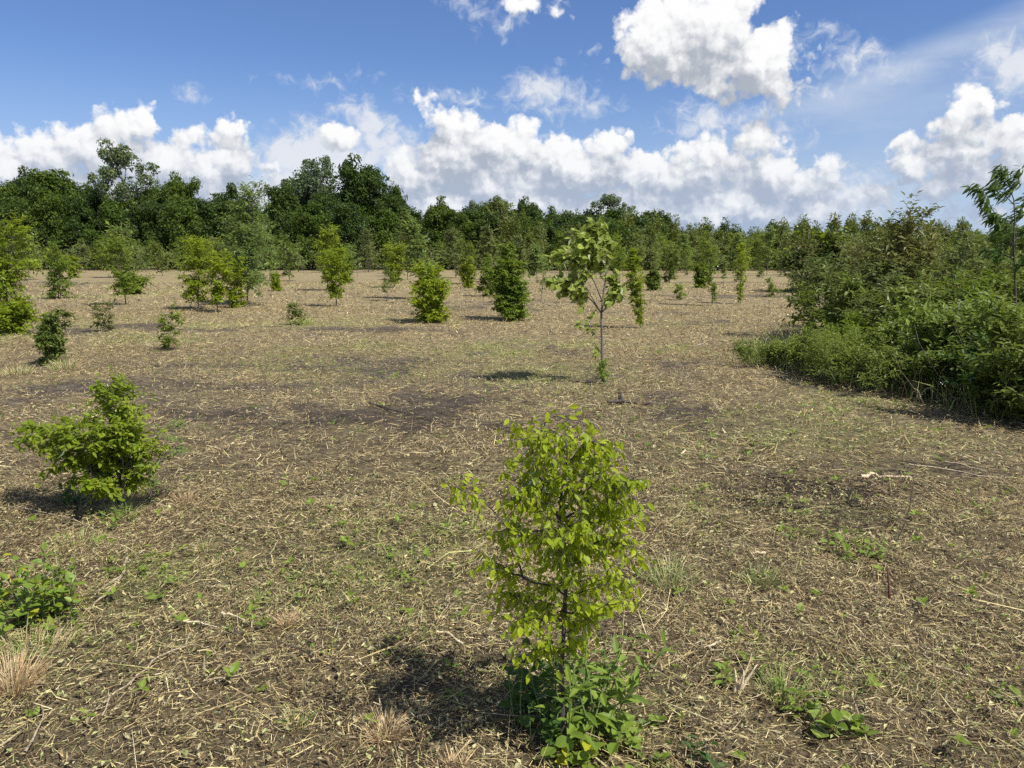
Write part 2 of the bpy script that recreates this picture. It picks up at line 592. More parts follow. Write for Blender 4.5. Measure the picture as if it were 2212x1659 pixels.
def tube(g, pts, rad, sides=5, col=None):
    """tapered tube along a polyline"""
    pts = np.asarray(pts, float)
    n = len(pts)
    rad = np.broadcast_to(np.asarray(rad, float), (n,))
    t = norm(np.gradient(pts, axis=0))
    ref = np.array([0.31, 0.17, 0.93]) if abs(t[0, 2]) < 0.9 else np.array([0.9, 0.3, 0.1])
    a = norm(np.cross(t, ref))
    b = np.cross(t, a)
    th = np.arange(sides) / sides * 2 * np.pi
    ring = pts[:, None, :] + rad[:, None, None] * (np.cos(th)[None, :, None] * a[:, None, :] + np.sin(th)[None, :, None] * b[:, None, :])
    V = ring.reshape(-1, 3)
    i = np.arange(n - 1)[:, None] * sides
    j = np.arange(sides)[None, :]
    k = (j + 1) % sides
    F = np.stack([i + j, i + k, i + sides + k, i + sides + j], -1).reshape(-1, 4)
    g.add(V, F, None, None if col is None else np.tile(col, (len(F), 1)))
    caps = np.array([[(n - 1) * sides + q for q in range(sides)]])
    g.v.append(np.zeros((0, 3)))
    g.f.append(caps + g.n - len(V))
    g.a.append(np.array([0.5]))
    g.c.append(np.array([[0.5, 0.5, 0.5]] if col is None else [col]))


def leaf_cards(g, base, direction, up, length, width, shape='rhomb', fold=0.25, att=None, rs=None, bend=0.15):
    """one small folded leaf per row; base (n,3), direction and up (n,3)"""
    rs = rs or rng
    n = len(base)
    if n == 0:
        return
    t = norm(direction)
    s = norm(np.cross(t, up))
    u = np.cross(s, t)
    L = np.broadcast_to(length, (n,))[:, None]
    W = np.broadcast_to(width, (n,))[:, None] * 0.5
    att = rs.random(n) if att is None else att
    if shape == 'rhomb':
        p0 = base
        p1 = base + t * L * 0.42 + s * W + u * W * fold
        p2 = base + t * L - u * L * bend
        p3 = base + t * L * 0.42 - s * W + u * W * fold
        V = np.stack([p0, p1, p2, p3], 1).reshape(-1, 3)
        F = np.arange(n * 4).reshape(n, 4)
        g.add(V, F, att)
    else:
        ts = [(0.0, 0.0), (0.22, 0.78), (0.52, 1.0), (0.80, 0.55), (1.0, 0.0)]
        mid, lft, rgt = [], [], []
        for f, w in ts:
            c = base + t * L * f - u * L * bend * f * f * 1.6
            mid.append(c)
            lft.append(c + s * W * w + u * W * w * fold)
            rgt.append(c - s * W * w + u * W * w * fold)
        V = np.stack([mid[0], mid[1], mid[2], mid[3], mid[4], lft[1], lft[2], lft[3], rgt[1], rgt[2], rgt[3]], 1).reshape(-1, 3)
        o = np.arange(n)[:, None] * 11
        quads = np.array([[1, 5, 6, 2], [2, 6, 7, 3], [1, 2, 9, 8], [2, 3, 10, 9]])
        tris = np.array([[0, 5, 1], [3, 7, 4], [0, 1, 8], [3, 4, 10]])
        base_n = g.n
        g.v.append(V)
        g.n += len(V)
        FQ = (o[:, :, None] + quads[None]).reshape(-1, 4)
        FT = (o[:, :, None] + tris[None]).reshape(-1, 3)
        g.f += [FQ + base_n, FT + base_n]
        g.a += [np.repeat(att, 4), np.repeat(att, 4)]
        g.c += [np.full((len(FQ), 3), 0.5), np.full((len(FT), 3), 0.5)]


# ------------------------------------------------------------------ value noise for the ground
def vnoise(x, y, seed=0):
    xi, yi = np.floor(x).astype(np.int64), np.floor(y).astype(np.int64)
    fx, fy = x - xi, y - yi
    fx, fy = fx * fx * (3 - 2 * fx), fy * fy * (3 - 2 * fy)

    def h(a, b):
        n = (a * 374761393 + b * 668265263 + seed * 1442695041) & 0x7fffffff
        n = ((n ^ (n >> 13)) * 1274126177) & 0x7fffffff
        return ((n ^ (n >> 16)) & 0xffff) / 65535.0
    return (h(xi, yi) * (1 - fx) + h(xi + 1, yi) * fx) * (1 - fy) + (h(xi, yi + 1) * (1 - fx) + h(xi + 1, yi + 1) * fx) * fy


def fbm(x, y, oct=4, seed=0, gain=0.5):
    s, a, t = 0, 1, 0
    for i in range(oct):
        s = s + a * vnoise(x, y, seed + i * 17)
        t += a
        a *= gain
        x, y = x * 2.03 + 11.3, y * 2.03 + 5.7
    return s / t


# bare churned soil and pale strawy or greenish strips: centre and half sizes, as measured on the photograph
BARE = [(600, 800, 190, 34, .8), (150, 840, 230, 34, .7), (850, 890, 130, 26, .8), (640, 745, 200, 16, .6), (1140, 745, 150, 16, .7),
        (1560, 690, 170, 16, .8), (1380, 880, 70, 14, 1.), (1560, 640, 200, 10, .7), (260, 610, 260, 8, .5), (330, 700, 60, 12, .6),
        (1750, 1180, 160, 70, .45), (2050, 1100, 160, 60, .55), (640, 1440, 120, 50, .45), (2100, 900, 250, 45, .65), (400, 1560, 130, 50, .5),
        (950, 670, 200, 8, .6), (560, 1010, 90, 20, .35), (1700, 770, 120, 20, .4), (2150, 1300, 120, 90, .4), (1560, 1210, 110, 40, .35),
        (370, 895, 60, 14, .8), (850, 780, 110, 18, .5), (1000, 820, 120, 22, .5)]
GREEN = [(560, 700, 300, 10, .7), (1060, 760, 90, 12, .8), (1280, 745, 110, 10, .7), (1680, 745, 90, 20, .7), (340, 740, 160, 12, .6),
         (1200, 830, 160, 12, .4), (300, 1160, 110, 40, .7), (900, 1250, 330, 80, .45), (1500, 1100, 120, 60, .4), (1810, 1150, 170, 50, .5),
         (1700, 920, 200, 40, .4), (80, 1300, 130, 90, .8), (1250, 1560, 200, 80, .6), (1780, 1500, 160, 70, .5), (1500, 700, 60, 8, .5),
         (700, 1180, 150, 60, .3), (620, 920, 60, 10, .5), (1480, 985, 100, 30, .3), (820, 690, 120, 8, .5)]


def blobs(x, y, table):
    out = np.zeros_like(x)
    for (px, py, w, h, a) in table:
        cx, cy = ground_at(px, py)
        x1, _ = ground_at(px + w, py)
        _, y1 = ground_at(px, py - h)
        _, y0 = ground_at(px, py + h)
        rx, ry = abs(x1 - cx), (abs(y1 - y0)) * 0.5
        d = ((x - cx) / rx) ** 2 + ((y - cy) / ry) ** 2
        out = np.maximum(out, a * .6 * np.exp(-d * 1.1))
    return out


def cover_green(x, y):
    wx = x + 3.2 * (fbm(x * .6, y * .6, 4, 31) - .5)
    wy = y + 4.4 * (fbm(x * .5, y * .5, 4, 32) - .5)
    near = np.clip((np.hypot(x, y) - 1.5) / 4, 0, 1)
    wx, wy = x + (wx - x) * near, y + (wy - y) * near
    n = fbm(x * .13 + .04 * y, y * .40, 4, 5)
    n2 = fbm(x * 1.7, y * 1.7, 4, 9)
    cov = 0.92 + (n - .5) * 1.6 + (n2 - .5) * 1.1 - 1.0 * blobs(wx, wy, BARE)
    gr = blobs(wx, wy, GREEN) * (0.6 + 1.7 * n2) + np.clip((fbm(x * .3 + 40, y * .25, 4, 21) - .56) * 4, 0, .8) * .6
    return np.clip(cov, 0, 1.1), np.clip(gr, 0, 1)


def gh(x, y):
    x, y = np.asarray(x, float), np.asarray(y, float)
    return 0.05 * (fbm(x * .8, y * .8, 3, 3) - .5) + 0.09 * (fbm(x * .16, y * .16, 2, 4) - .5) + 0.070 * (fbm(x * 4.2, y * 4.2, 2, 6) - .5) * np.clip(1.6 - np.hypot(x, y) / 12, 0, 1)


def Z(x, y):
    return float(gh(np.array([x]), np.array([y]))[0])


# ------------------------------------------------------------------ ground
def build_ground():
    nr, na = 330, 260
    r = np.concatenate([np.linspace(0.6, 6, 110, endpoint=False), 6 * np.exp(np.linspace(0, math.log(3500 / 6), nr - 110))])
    ang = np.concatenate([np.linspace(-180, -50, 24, endpoint=False), np.linspace(-50, 50, na - 48), np.linspace(50, 180, 26)[1:]])
    ang = np.radians(ang)
    rr, aa = np.meshgrid(r, ang, indexing='ij')
    X, Y = rr * np.sin(aa), rr * np.cos(aa)
    cov, gr = cover_green(X.ravel(), Y.ravel())
    fade = np.clip((rr - 1) / 3, 0, 1)
    z = gh(X, Y) + 0.018 * (fbm(X * 7, Y * 7, 3, 8) - .5) * (rr < 30) + 0.03 * (1 - cov.reshape(X.shape)) * (fbm(X * 4, Y * 4, 3, 12) - .5) * 2 * (rr < 60)
    V = np.stack([X, Y, z], -1).reshape(-1, 3)
    n1, n2 = rr.shape
    i = np.arange(n1 - 1)[:, None] * n2
    j = np.arange(n2 - 1)[None, :]
    F = np.stack([i + j, i + n2 + j, i + n2 + j + 1, i + j + 1], -1).reshape(-1, 4)
    V = np.concatenate([V, [[0, 0, 0]]])
    c = len(V) - 1
    F2 = np.stack([np.full(n2 - 1, c), np.arange(n2 - 1), np.arange(1, n2)], -1)
    g = Geo()
    g.v = [V]
    g.f = [F, F2]
    g.a = [np.zeros(len(F)), np.zeros(len(F2))]
    g.c = [np.zeros((len(F), 3)), np.zeros((len(F2), 3))]
    o = g.build('ground', soil_material(), smooth=True)
    me = o.data
    for nm, arr in (('cover', cov), ('green', gr)):
        at = me.attributes.new(nm, 'FLOAT', 'POINT')
        at.data.foreach_set('value', np.append(arr, 0.5).astype(np.float32))
    tag(o, kind='structure')
    return o


build_ground()

STRAW = np.array([(.66, .55, .29), (.52, .41, .21), (.36, .27, .14), (.23, .165, .09), (.115, .080, .048), (.50, .43, .265),
                  (.085, .057, .038), (.34, .29, .195), (.045, .032, .025), (.74, .65, .43)])
STRAW_P = np.array([.13, .13, .13, .14, .13, .08, .11, .05, .07, .03])
GREENS = np.array([(.36, .38, .11), (.24, .29, .07), (.46, .46, .18), (.14, .20, .045)])


def scatter(n, d0, d1, spread=R(39), side=0.8):
    """points on the ground between two distances, in the part of the field the view can take in"""
    u = rng.random(n)
    d = np.sqrt(d0 * d0 + u * (d1 * d1 - d0 * d0))
    y = d
    x = (rng.random(n) * 2 - 1) * (y * math.tan(spread) * 0.92 + side)
    return x, y


def thicket_edge(y):
    """x where the uncut growth on the right begins"""
    return np.where(y < 12, 3.95 + (11.6 - y) * 0.26, 3.95 + (y - 12) * 0.42)


def straw_layer(name, n, d0, d1, lw, ll, label, hmax=0.03, tint=1.0, upright=0.0, greenk=1.0, sides=2):
    x, y = scatter(n, d0, d1)
    cov, gr = cover_green(x, y)
    clump = fbm(x * 6, y * 6, 2, 77)
    keep = rng.random(n) < np.clip(cov * 1.15 - .08, 0.08, 1) * (0.30 + 1.15 * clump) * (x < thicket_edge(y) + 1.2)
    x, y, cov, gr = x[keep], y[keep], cov[keep], gr[keep]
    n = len(x)
    z = gh(x, y)
    L = ll * np.exp(rng.normal(0, .5, n))
    W = lw * np.exp(rng.normal(0, .35, n))
    # stalks lie in loose swirls left by the mower
    flow = fbm(x * .9, y * .9, 2, 55) * 2 * np.pi * 2
    az = flow + rng.normal(0, 1.7, n)
    pitch = np.abs(rng.normal(0, .24, n))
    up_m = rng.random(n) < upright
    pitch = np.where(up_m, rng.uniform(.6, 1.45, n), pitch)
    L = np.where(up_m, L * .55, L)
    t = np.stack([np.cos(az) * np.cos(pitch), np.sin(az) * np.cos(pitch), np.sin(pitch)], -1)
    c = np.stack([x, y, z + 0.006 + rng.random(n) ** 1.5 * hmax], -1)
    c[:, 2] = np.where(up_m, z, c[:, 2])
    s = norm(np.cross(t, np.array([0, 0, 1.0])) + rng.normal(0, .45, (n, 3)))
    p0, p2 = c, c + t * L[:, None]
    w = W[:, None] * .5
    if sides == 1:
        V = np.stack([p0 - s * w, p0 + s * w, p2 + s * w * .55, p2 - s * w * .55], 1).reshape(-1, 3)
        F = np.arange(n * 4).reshape(n, 4)
    else:
        bend = rng.normal(0, .10, (n, 1)) * L[:, None]
        side = np.cross(t, s)
        p1 = (p0 + p2) / 2 + s * bend + side * bend * .4
        V = np.stack([p0 - s * w, p0 + s * w, p1 - s * w, p1 + s * w, p2 - s * w * .55, p2 + s * w * .55], 1).reshape(-1, 3)
        o = np.arange(n)[:, None, None] * 6
        F = (o + np.array([[0, 1, 3, 2], [2, 3, 5, 4]])[None]).reshape(-1, 4)
    idx = rng.choice(len(STRAW), n, p=STRAW_P)
    dark = (rng.random(n) > cov * 1.15)
    idx = np.where(dark & (rng.random(n) < .6), rng.choice([4, 6, 8, 3], n), idx)
    col = STRAW[idx] * rng.uniform(.8, 1.15, (n, 1)) * tint * np.array([1.0, .985, .91])
    gm = rng.random(n) < gr * .65 * greenk + .03
    col = np.where(gm[:, None], GREENS[rng.choice(4, n)] * rng.uniform(.8, 1.2, (n, 1)), col)
    g = Geo()
    g.add(V, F, None, np.repeat(col, len(F) // n, 0))
    o = g.build(name, M['litter'], use_col=True)
    tag(o, label, 'straw', None, 'stuff')
    return o


straw_layer('straw_litter', 290000, 1.35, 5.4, .0026, .030, 'cut straw and stalk fragments strewn thick on the near soil', hmax=.042, upright=.14, sides=1)
straw_layer('long_straw', 6000, 1.35, 7.0, .0026, .12, 'long dry stalks lying across the near straw litter', hmax=.045, upright=.02)
straw_layer('field_straw', 340000, 5.4, 14, .0047, .044, 'mown straw covering the middle of the field', hmax=.035, upright=.2, sides=1)
straw_layer('distant_straw', 170000, 14, 25, .0088, .060, 'pale mown stubble in the farther field', hmax=.04, upright=.28, sides=1)
straw_layer('far_straw', 80000, 25, 50, .018, .10, 'pale stubble at the far end of the field', hmax=.05, upright=.35, sides=1)


def chips(name, n, d0, d1, size, label):
    """flat shredded leaves and bark chips"""
    x, y = scatter(n, d0, d1)
    cov, gr = cover_green(x, y)
    keep = (rng.random(n) < .35 + .5 * fbm(x * 3, y * 3, 2, 91)) & (x < thicket_edge(y) + .6)
    x, y, gr = x[keep], y[keep], gr[keep]
    n = len(x)
    z = gh(x, y) + .012 + rng.random(n) * .03
    az = rng.random(n) * 6.283
    d = np.stack([np.cos(az), np.sin(az), rng.normal(0, .35, n)], -1)
    up = np.stack([rng.normal(0, .45, n), rng.normal(0, .45, n), np.ones(n)], -1)
    g = Geo()
    L = size * np.exp(np.clip(rng.normal(0, .45, n), -1, .8))
    leaf_cards(g, np.stack([x, y, z], -1), d, up, L, L * rng.uniform(.3, .65, n), fold=.4)
    pal = np.array([(.52, .47, .25), (.38, .33, .18), (.24, .18, .105), (.12, .085, .06), (.44, .46, .20), (.28, .31, .11)])
    col = pal[rng.choice(6, n, p=[.22, .2, .2, .14, .14, .10])] * rng.uniform(.8, 1.15, (n, 1))
    g.c = [col]
    o = g.build(name, M['litter'], use_col=True)
    tag(o, label, 'leaf litter', None, 'stuff')


chips('leaf_litter', 52000, 1.35, 5.5, .016, 'shredded dry leaves and bark chips mixed into the straw')
chips('field_leaf_litter', 14000, 5.5, 13, .021, 'shredded leaves scattered over the middle ground')


def sprouts(name, n, d0, d1, size, mat, label, leaves=4):
    """small green seedlings and regrowth between the straw"""
    x, y = scatter(n, d0, d1)
    cov, gr = cover_green(x, y)
    keep = (rng.random(n) < gr * 1.0 + .10) & (x < thicket_edge(y) + .8)
    x, y = x[keep], y[keep]
    n = len(x)
    k = leaves
    az = rng.random((n, 1)) * 6.283 + np.arange(k)[None, :] * (6.283 / k) + rng.normal(0, .4, (n, k))
    el_ = rng.uniform(.1, 1.0, (n, k))
    d = np.stack([np.cos(az) * np.cos(el_), np.sin(az) * np.cos(el_), np.sin(el_)], -1).reshape(-1, 3)
    h = rng.uniform(.012, .055, (n, 1)).repeat(k, 1)
    zz = gh(x, y)
    b = np.stack([x[:, None].repeat(k, 1), y[:, None].repeat(k, 1), zz[:, None] + h], -1).reshape(-1, 3)
    L = size * np.exp(np.clip(rng.normal(0, .4, n), -.8, .5)).repeat(k) * rng.uniform(.7, 1.2, n * k)
    g = Geo()
    leaf_cards(g, b, d, np.tile([0.1, 0.0, 1.0], (len(b), 1)) + rng.normal(0, .3, (len(b), 3)), L, L * .55, 'full' if d1 < 6 else 'rhomb', fold=.25)
    o = g.build(name, M[mat])
    tag(o, label, 'ground cover', None, 'stuff')


sprouts('green_seedlings', 2600, 1.35, 5.5, .030, 'weed', 'small green seedlings coming up through the near straw')
sprouts('field_regrowth', 5200, 5.5, 16, .036, 'weed', 'green regrowth dotted over the mown field', 3)


# ------------------------------------------------------------------ woody plants
def curve(p0, d0, L, n, rs, wob=.12, rise=0.0, wind=(0, 0, 0)):
    pts = [np.array(p0, float)]
    d = np.array(d0, float)
    for i in range(n):
        d = d + rs.normal(0, wob, 3) + np.array([0, 0, rise]) / n + np.array(wind) / n
        d = d / np.linalg.norm(d)
        pts.append(pts[-1] + d * L / n)
    return np.array(pts)


def profile(kind, f):
    """crown half width (0..1) against height fraction of the crown"""
    if kind == 'vase':
        return 0.45 + 0.65 * f - 0.75 * max(0, f - .72) * 2
    if kind == 'column':
        return 0.85 - 0.45 * f * f
    if kind == 'round':
        return math.sqrt(max(0.05, 1 - (2 * f - 0.9) ** 2 * .85))
    if kind == 'cone':
        return 1.05 - 0.85 * f
    if kind == 'top':
        return 0.18 + 1.0 * math.sin(min(1, f) * math.pi * .86) ** 2 * (0.35 + .9 * f)
    return 0.8


def woody(H, W, rs, crown0=.12, kind='column', stems=1, nbr=26, twigs=5, leaf=.055, aspect=.5, n_per=8, lean=(0, 0), wind=(0, 0, 0),
          droop=.35, rise=.5, trunk_r=.018, shape='rhomb', layer=.25, spread=.05, dirjit=.5, leaf_wind=0.0, bare=0.0, twig_tubes=True, lop=1.0):
    """returns stem Geo and leaf arrays (base, direction, up, length)"""
    g = Geo()
    LB, LD, LU = [], [], []
    ph = (rs.uniform(9, 16), rs.uniform(0, 6.28), rs.uniform(0, 6.28))
    for s in range(stems):
        a0 = rs.random() * 6.283
        off = np.array([math.cos(a0), math.sin(a0), 0]) * spread * (stems > 1) * rs.random()
        hs = H * (1 if s == 0 else rs.uniform(.65, .95))
        tilt = rs.normal(0, .05 + .09 * (stems > 1), 2)
        d0 = np.array([tilt[0] + off[0] * 1.5, tilt[1] + off[1] * 1.5, 1.0])
        tr = curve(off, d0 / np.linalg.norm(d0), hs, 9, rs, .05, .25, (lean[0], lean[1], 0))
        tr[:, 2] *= hs / max(tr[-1, 2], .1)
        rad = trunk_r * (1 - np.linspace(0, .86, 10)) * (1 if s == 0 else .7)
        tube(g, tr, rad, 6)
        nb = max(4, int(nbr / stems ** .7))
        for b in range(nb):
            f = crown0 + (1 - crown0) * (b + rs.random()) / nb
            q = min(f, .995) * 9
            i = int(q)
            p = tr[i] + (tr[i + 1] - tr[i]) * (q - i)
            fc = (f - crown0) / (1 - crown0)
            az = rs.random() * 6.283
            lobe = 1 - lop * .42 * (.5 + .5 * math.sin(f * ph[0] + ph[1])) * (.5 + .5 * math.cos(az - ph[2] - f * 5))
            bl = W * .5 * profile(kind, fc) * rs.uniform(.45, 1.2) * lobe * 1.12
            e = rs.normal(layer, .2) + .45 * fc
            d = np.array([math.cos(az) * math.cos(e), math.sin(az) * math.cos(e), math.sin(e)])
            br = curve(p, d, bl, 5, rs, .13, rise * (.3 + .5 * fc) - .2, wind)
            tube(g, br, np.linspace(trunk_r * .34, trunk_r * .07, 6) * (1 - .4 * fc), 4 if twig_tubes else 3)
            nt = max(2, int(twigs * (0.4 + bl / (W * .5))))
            for k in range(nt + 1):
                if k == nt:
                    tw = br[-3:]
                else:
                    fq = rs.uniform(.2, .98) * 5
                    ii = min(int(fq), 4)
                    pp = br[ii] + (br[ii + 1] - br[ii]) * (fq - ii)
                    bd = norm(br[ii + 1] - br[ii])
                    dd = norm(bd + rs.normal(0, .75, 3) * np.array([1, 1, .6]))
                    tw = curve(pp, dd, bl * rs.uniform(.22, .5) + leaf, 3, rs, .14, -droop * .5, wind)
                    if twig_tubes:
                        tube(g, tw, np.linspace(trunk_r * .09, trunk_r * .04, 4), 3)
                if rs.random() < bare:
                    continue
                m = max(3, int(n_per * rs.uniform(.7, 1.3)))
                ff = np.linspace(.12, 1, m) * (len(tw) - 1) * .999
                ii = ff.astype(int)
                P0 = tw[ii] + (tw[ii + 1] - tw[ii]) * (ff - ii)[:, None]
                T = norm(tw[ii + 1] - tw[ii])
                side = norm(np.cross(T, np.array([0, 0, 1.0])) + 1e-4) * np.where(np.arange(m) % 2, 1, -1)[:, None]
                D = T * .55 + side * .9 + rs.normal(0, dirjit, (m, 3)) + np.array([0, 0, -droop]) + np.array(wind) * leaf_wind
                U = np.array([0, 0, 1.0]) + rs.normal(0, .35, (m, 3)) + norm(P0 - np.array([0, 0, H * .4])) * .35
                LB.append(P0)
                LD.append(D)
                LU.append(U)
    LB, LD, LU = np.concatenate(LB), np.concatenate(LD), np.concatenate(LU)
    LL = leaf * np.exp(rs.normal(0, .25, len(LB)))
    return g, LB, LD, LU, LL, aspect, shape


LEAF_MESH = {}


def leaf_mesh(matname, aspect, variant, length=1.0):
    key = (matname, round(aspect, 2), variant)
    if key not in LEAF_MESH:
        rs = np.random.default_rng(100 + variant)
        g = Geo()
        leaf_cards(g, np.zeros((1, 3)), np.array([[1.0, 0, 0]]), np.array([[0, 0, 1.0]]), 1.0, aspect * rs.uniform(.85, 1.15), 'full', fold=rs.uniform(.1, .6), att=np.array([variant / 7]),
                   rs=rs, bend=rs.uniform(.02, .35))
        LEAF_MESH[key] = g.mesh('leaf', M[matname], smooth=False)
    return LEAF_MESH[key]


def leaf_objects(parent, B, D, U, L, matname, aspect, rs, mats=None):
    """each of these leaves is an object of its own"""
    from mathutils import Matrix
    for i in range(len(B)):
        t = norm(D[i])
        s = norm(np.cross(t, U[i]))
        u = np.cross(s, t)
        mn = matname if mats is None else mats[i]
        o = bpy.data.objects.new('leaf', leaf_mesh(mn, aspect, int(rs.integers(0, 7))))
        COL.objects.link(o)
        o.parent = parent
        l = float(L[i])
        # x along the leaf, z its upper side
        o.matrix_local = Matrix(((t[0] * l, -s[0] * l, u[0] * l, B[i][0]), (t[1] * l, -s[1] * l, u[1] * l, B[i][1]),
                                 (t[2] * l, -s[2] * l, u[2] * l, B[i][2]), (0, 0, 0, 1)))


def make_plant(name, loc, label, cat, seed, mat, bark, H, W, group=None, singles=0, rot=0, cull=None, **kw):
    rs = np.random.default_rng(seed)
    g, B, D, U, L, asp, shape = woody(H, W, rs, **kw)
    root = thing(name, loc, label, cat, group)
    st_ = g.build('trunk' if cat in ('tree', 'sapling') else 'stems', M[bark], root, smooth=True)
    if cat not in ('tree', 'sapling'):
        st_['kind'] = 'stuff'
    if cull is not None:
        k = cull(B)
        B, D, U, L = B[k], D[k], U[k], L[k]
    if singles and len(B) > 0:
        # the leaves nearest the viewer and farthest out show largest
        toward = norm(np.array([-loc[0], -loc[1], 0.0]))
        sc_ = B @ toward + np.hypot(B[:, 0], B[:, 1]) * .3 + L * 2
        order = np.argsort(-sc_)
        one, rest = order[:singles], order[singles:]
        leaf_objects(root, B[one], D[one], U[one], L[one], mat, asp, rs)
    else:
        rest = np.arange(len(B))
    if len(rest):
        f = Geo()
        leaf_cards(f, B[rest], D[rest], U[rest], L[rest], L[rest] * asp, shape, rs=rs)
        o = f.build('foliage', M[mat], root)
        o['kind'] = 'stuff'
    return root


# ------------------------------------------------------------------ far forest
def forest_tree(name, H, W, rs, style):
    """trunk and crown meshes of one big tree: limbs carry clumps of leaf sprays with gaps between"""
    g = Geo()
    B, D, U = [], [], []
    if style == 'willow':      # narrow young tree, feathery rising sprays
        tr = curve((0, 0, 0), (0, 0, 1), H, 8, rs, .04)
        tube(g, tr, np.linspace(.13, .03, 9), 5)
        clumps = []
        for i in range(40):
            f = .10 + .90 * (i + rs.random()) / 40
            p = tr[min(int(f * 8), 7)] * (1 - f * 8 % 1) + tr[min(int(f * 8) + 1, 8)] * (f * 8 % 1)
            r = W * .5 * (1.12 - .95 * f ** 1.6) * rs.uniform(.4, 1.05)
            a = rs.random() * 6.283
            clumps.append((p + np.array([math.cos(a) * r, math.sin(a) * r, rs.normal(0, .3)]), rs.uniform(.45, .8) * W * .2 + .16, 66, 1.9))
        cs = .25
    else:
        top = .34 if style == 'airy' else .20
        tr = curve((0, 0, 0), (rs.normal(0, .05), rs.normal(0, .05), 1), H * (.88 if style == 'airy' else .8), 10, rs, .05)
        tube(g, tr, np.linspace(H * .020, H * .004, 11), 7)
        nl = 15 if style == 'airy' else 20
        clumps = []
        for i in range(nl):
            f = top + (1 - top) * (i + rs.random()) / nl
            q = min(f * 10, 9.99)
            p = tr[int(q)] + (tr[int(q) + 1] - tr[int(q)]) * (q % 1)
            a = i * 2.4 + rs.normal(0, .4)
            fc = (f - top) / (1 - top)
            e = .25 + .95 * fc + rs.normal(0, .12)
            L = W * .52 * (math.sqrt(max(.1, 1 - (fc * 1.25 - .45) ** 2))) * rs.uniform(.72, 1.15)
            br = curve(p, (math.cos(a) * math.cos(e), math.sin(a) * math.cos(e), math.sin(e)), L, 6, rs, .14, .35)
            tube(g, br, np.linspace(H * .008 * (1 - .5 * fc), H * .0016, 7), 5)
            nsub = 4 if style == 'airy' else 6
            for k in range(nsub):
                fq = rs.uniform(.35, 1.0) * 5.99
                pp = br[int(fq)] + (br[int(fq) + 1] - br[int(fq)]) * (fq % 1)
                dd = norm(br[int(fq) + 1] - br[int(fq)] + rs.normal(0, .7, 3))
                sb = curve(pp, dd, L * rs.uniform(.2, .42), 3, rs, .15, .2)
                tube(g, sb, np.linspace(H * .0024, H * .0010, 4), 3)
                if style == 'airy':
                    clumps.append((sb[-1], rs.uniform(.055, .10) * W, 70, 1.1))
                else:
                    clumps.append((sb[-1], rs.uniform(.085, .15) * W, 96, .75))
            clumps.append((br[-1], rs.uniform(.08, .12) * W, 70, .8))
        if style != 'airy':
            clumps.append((tr[-1] + [0, 0, H * .03], W * .11, 90, .8))
            for i in range(12):      # low skirt of leaves
                a = rs.random() * 6.283
                clumps.append((np.array([math.cos(a) * W * .34, math.sin(a) * W * .34, H * rs.uniform(.06, .26)]), W * .13, 80, .8))
        cs = .27 if style == 'airy' else .34
    for (c, r, n, zs) in clumps:
        v = norm(rs.normal(0, 1, (n, 3)) + np.array([0, 0, .22]))
        rad = r * rs.uniform(.35, 1.08, (n, 1)) ** .6
        P = c + v * rad * np.array([1, 1, zs])
        B.append(P)
        if style == 'willow':
            D.append(v + rs.normal(0, .6, (n, 3)) + np.array([-.25, 0, .55]))
            U.append(v + np.array([0, 0, .5]) + rs.normal(0, .35, (n, 3)))
        else:      # leaf faces turn outwards from their clump
            D.append(np.cross(v, rs.normal(0, 1, (n, 3))) + rs.normal(0, .25, (n, 3)))
            U.append(v + np.array([0, 0, .15]) + rs.normal(0, .38, (n, 3)))
    B, D, U = map(np.concatenate, (B, D, U))
    k = B[:, 2] > .15
    B, D, U = B[k], D[k], U[k]
    f = Geo()
    L = cs * np.exp(rs.normal(0, .3, len(B)))
    leaf_cards(f, B, D, U, L, L * (.42 if style == 'willow' else .64), 'rhomb', rs=rs, fold=.3)
    return g, f


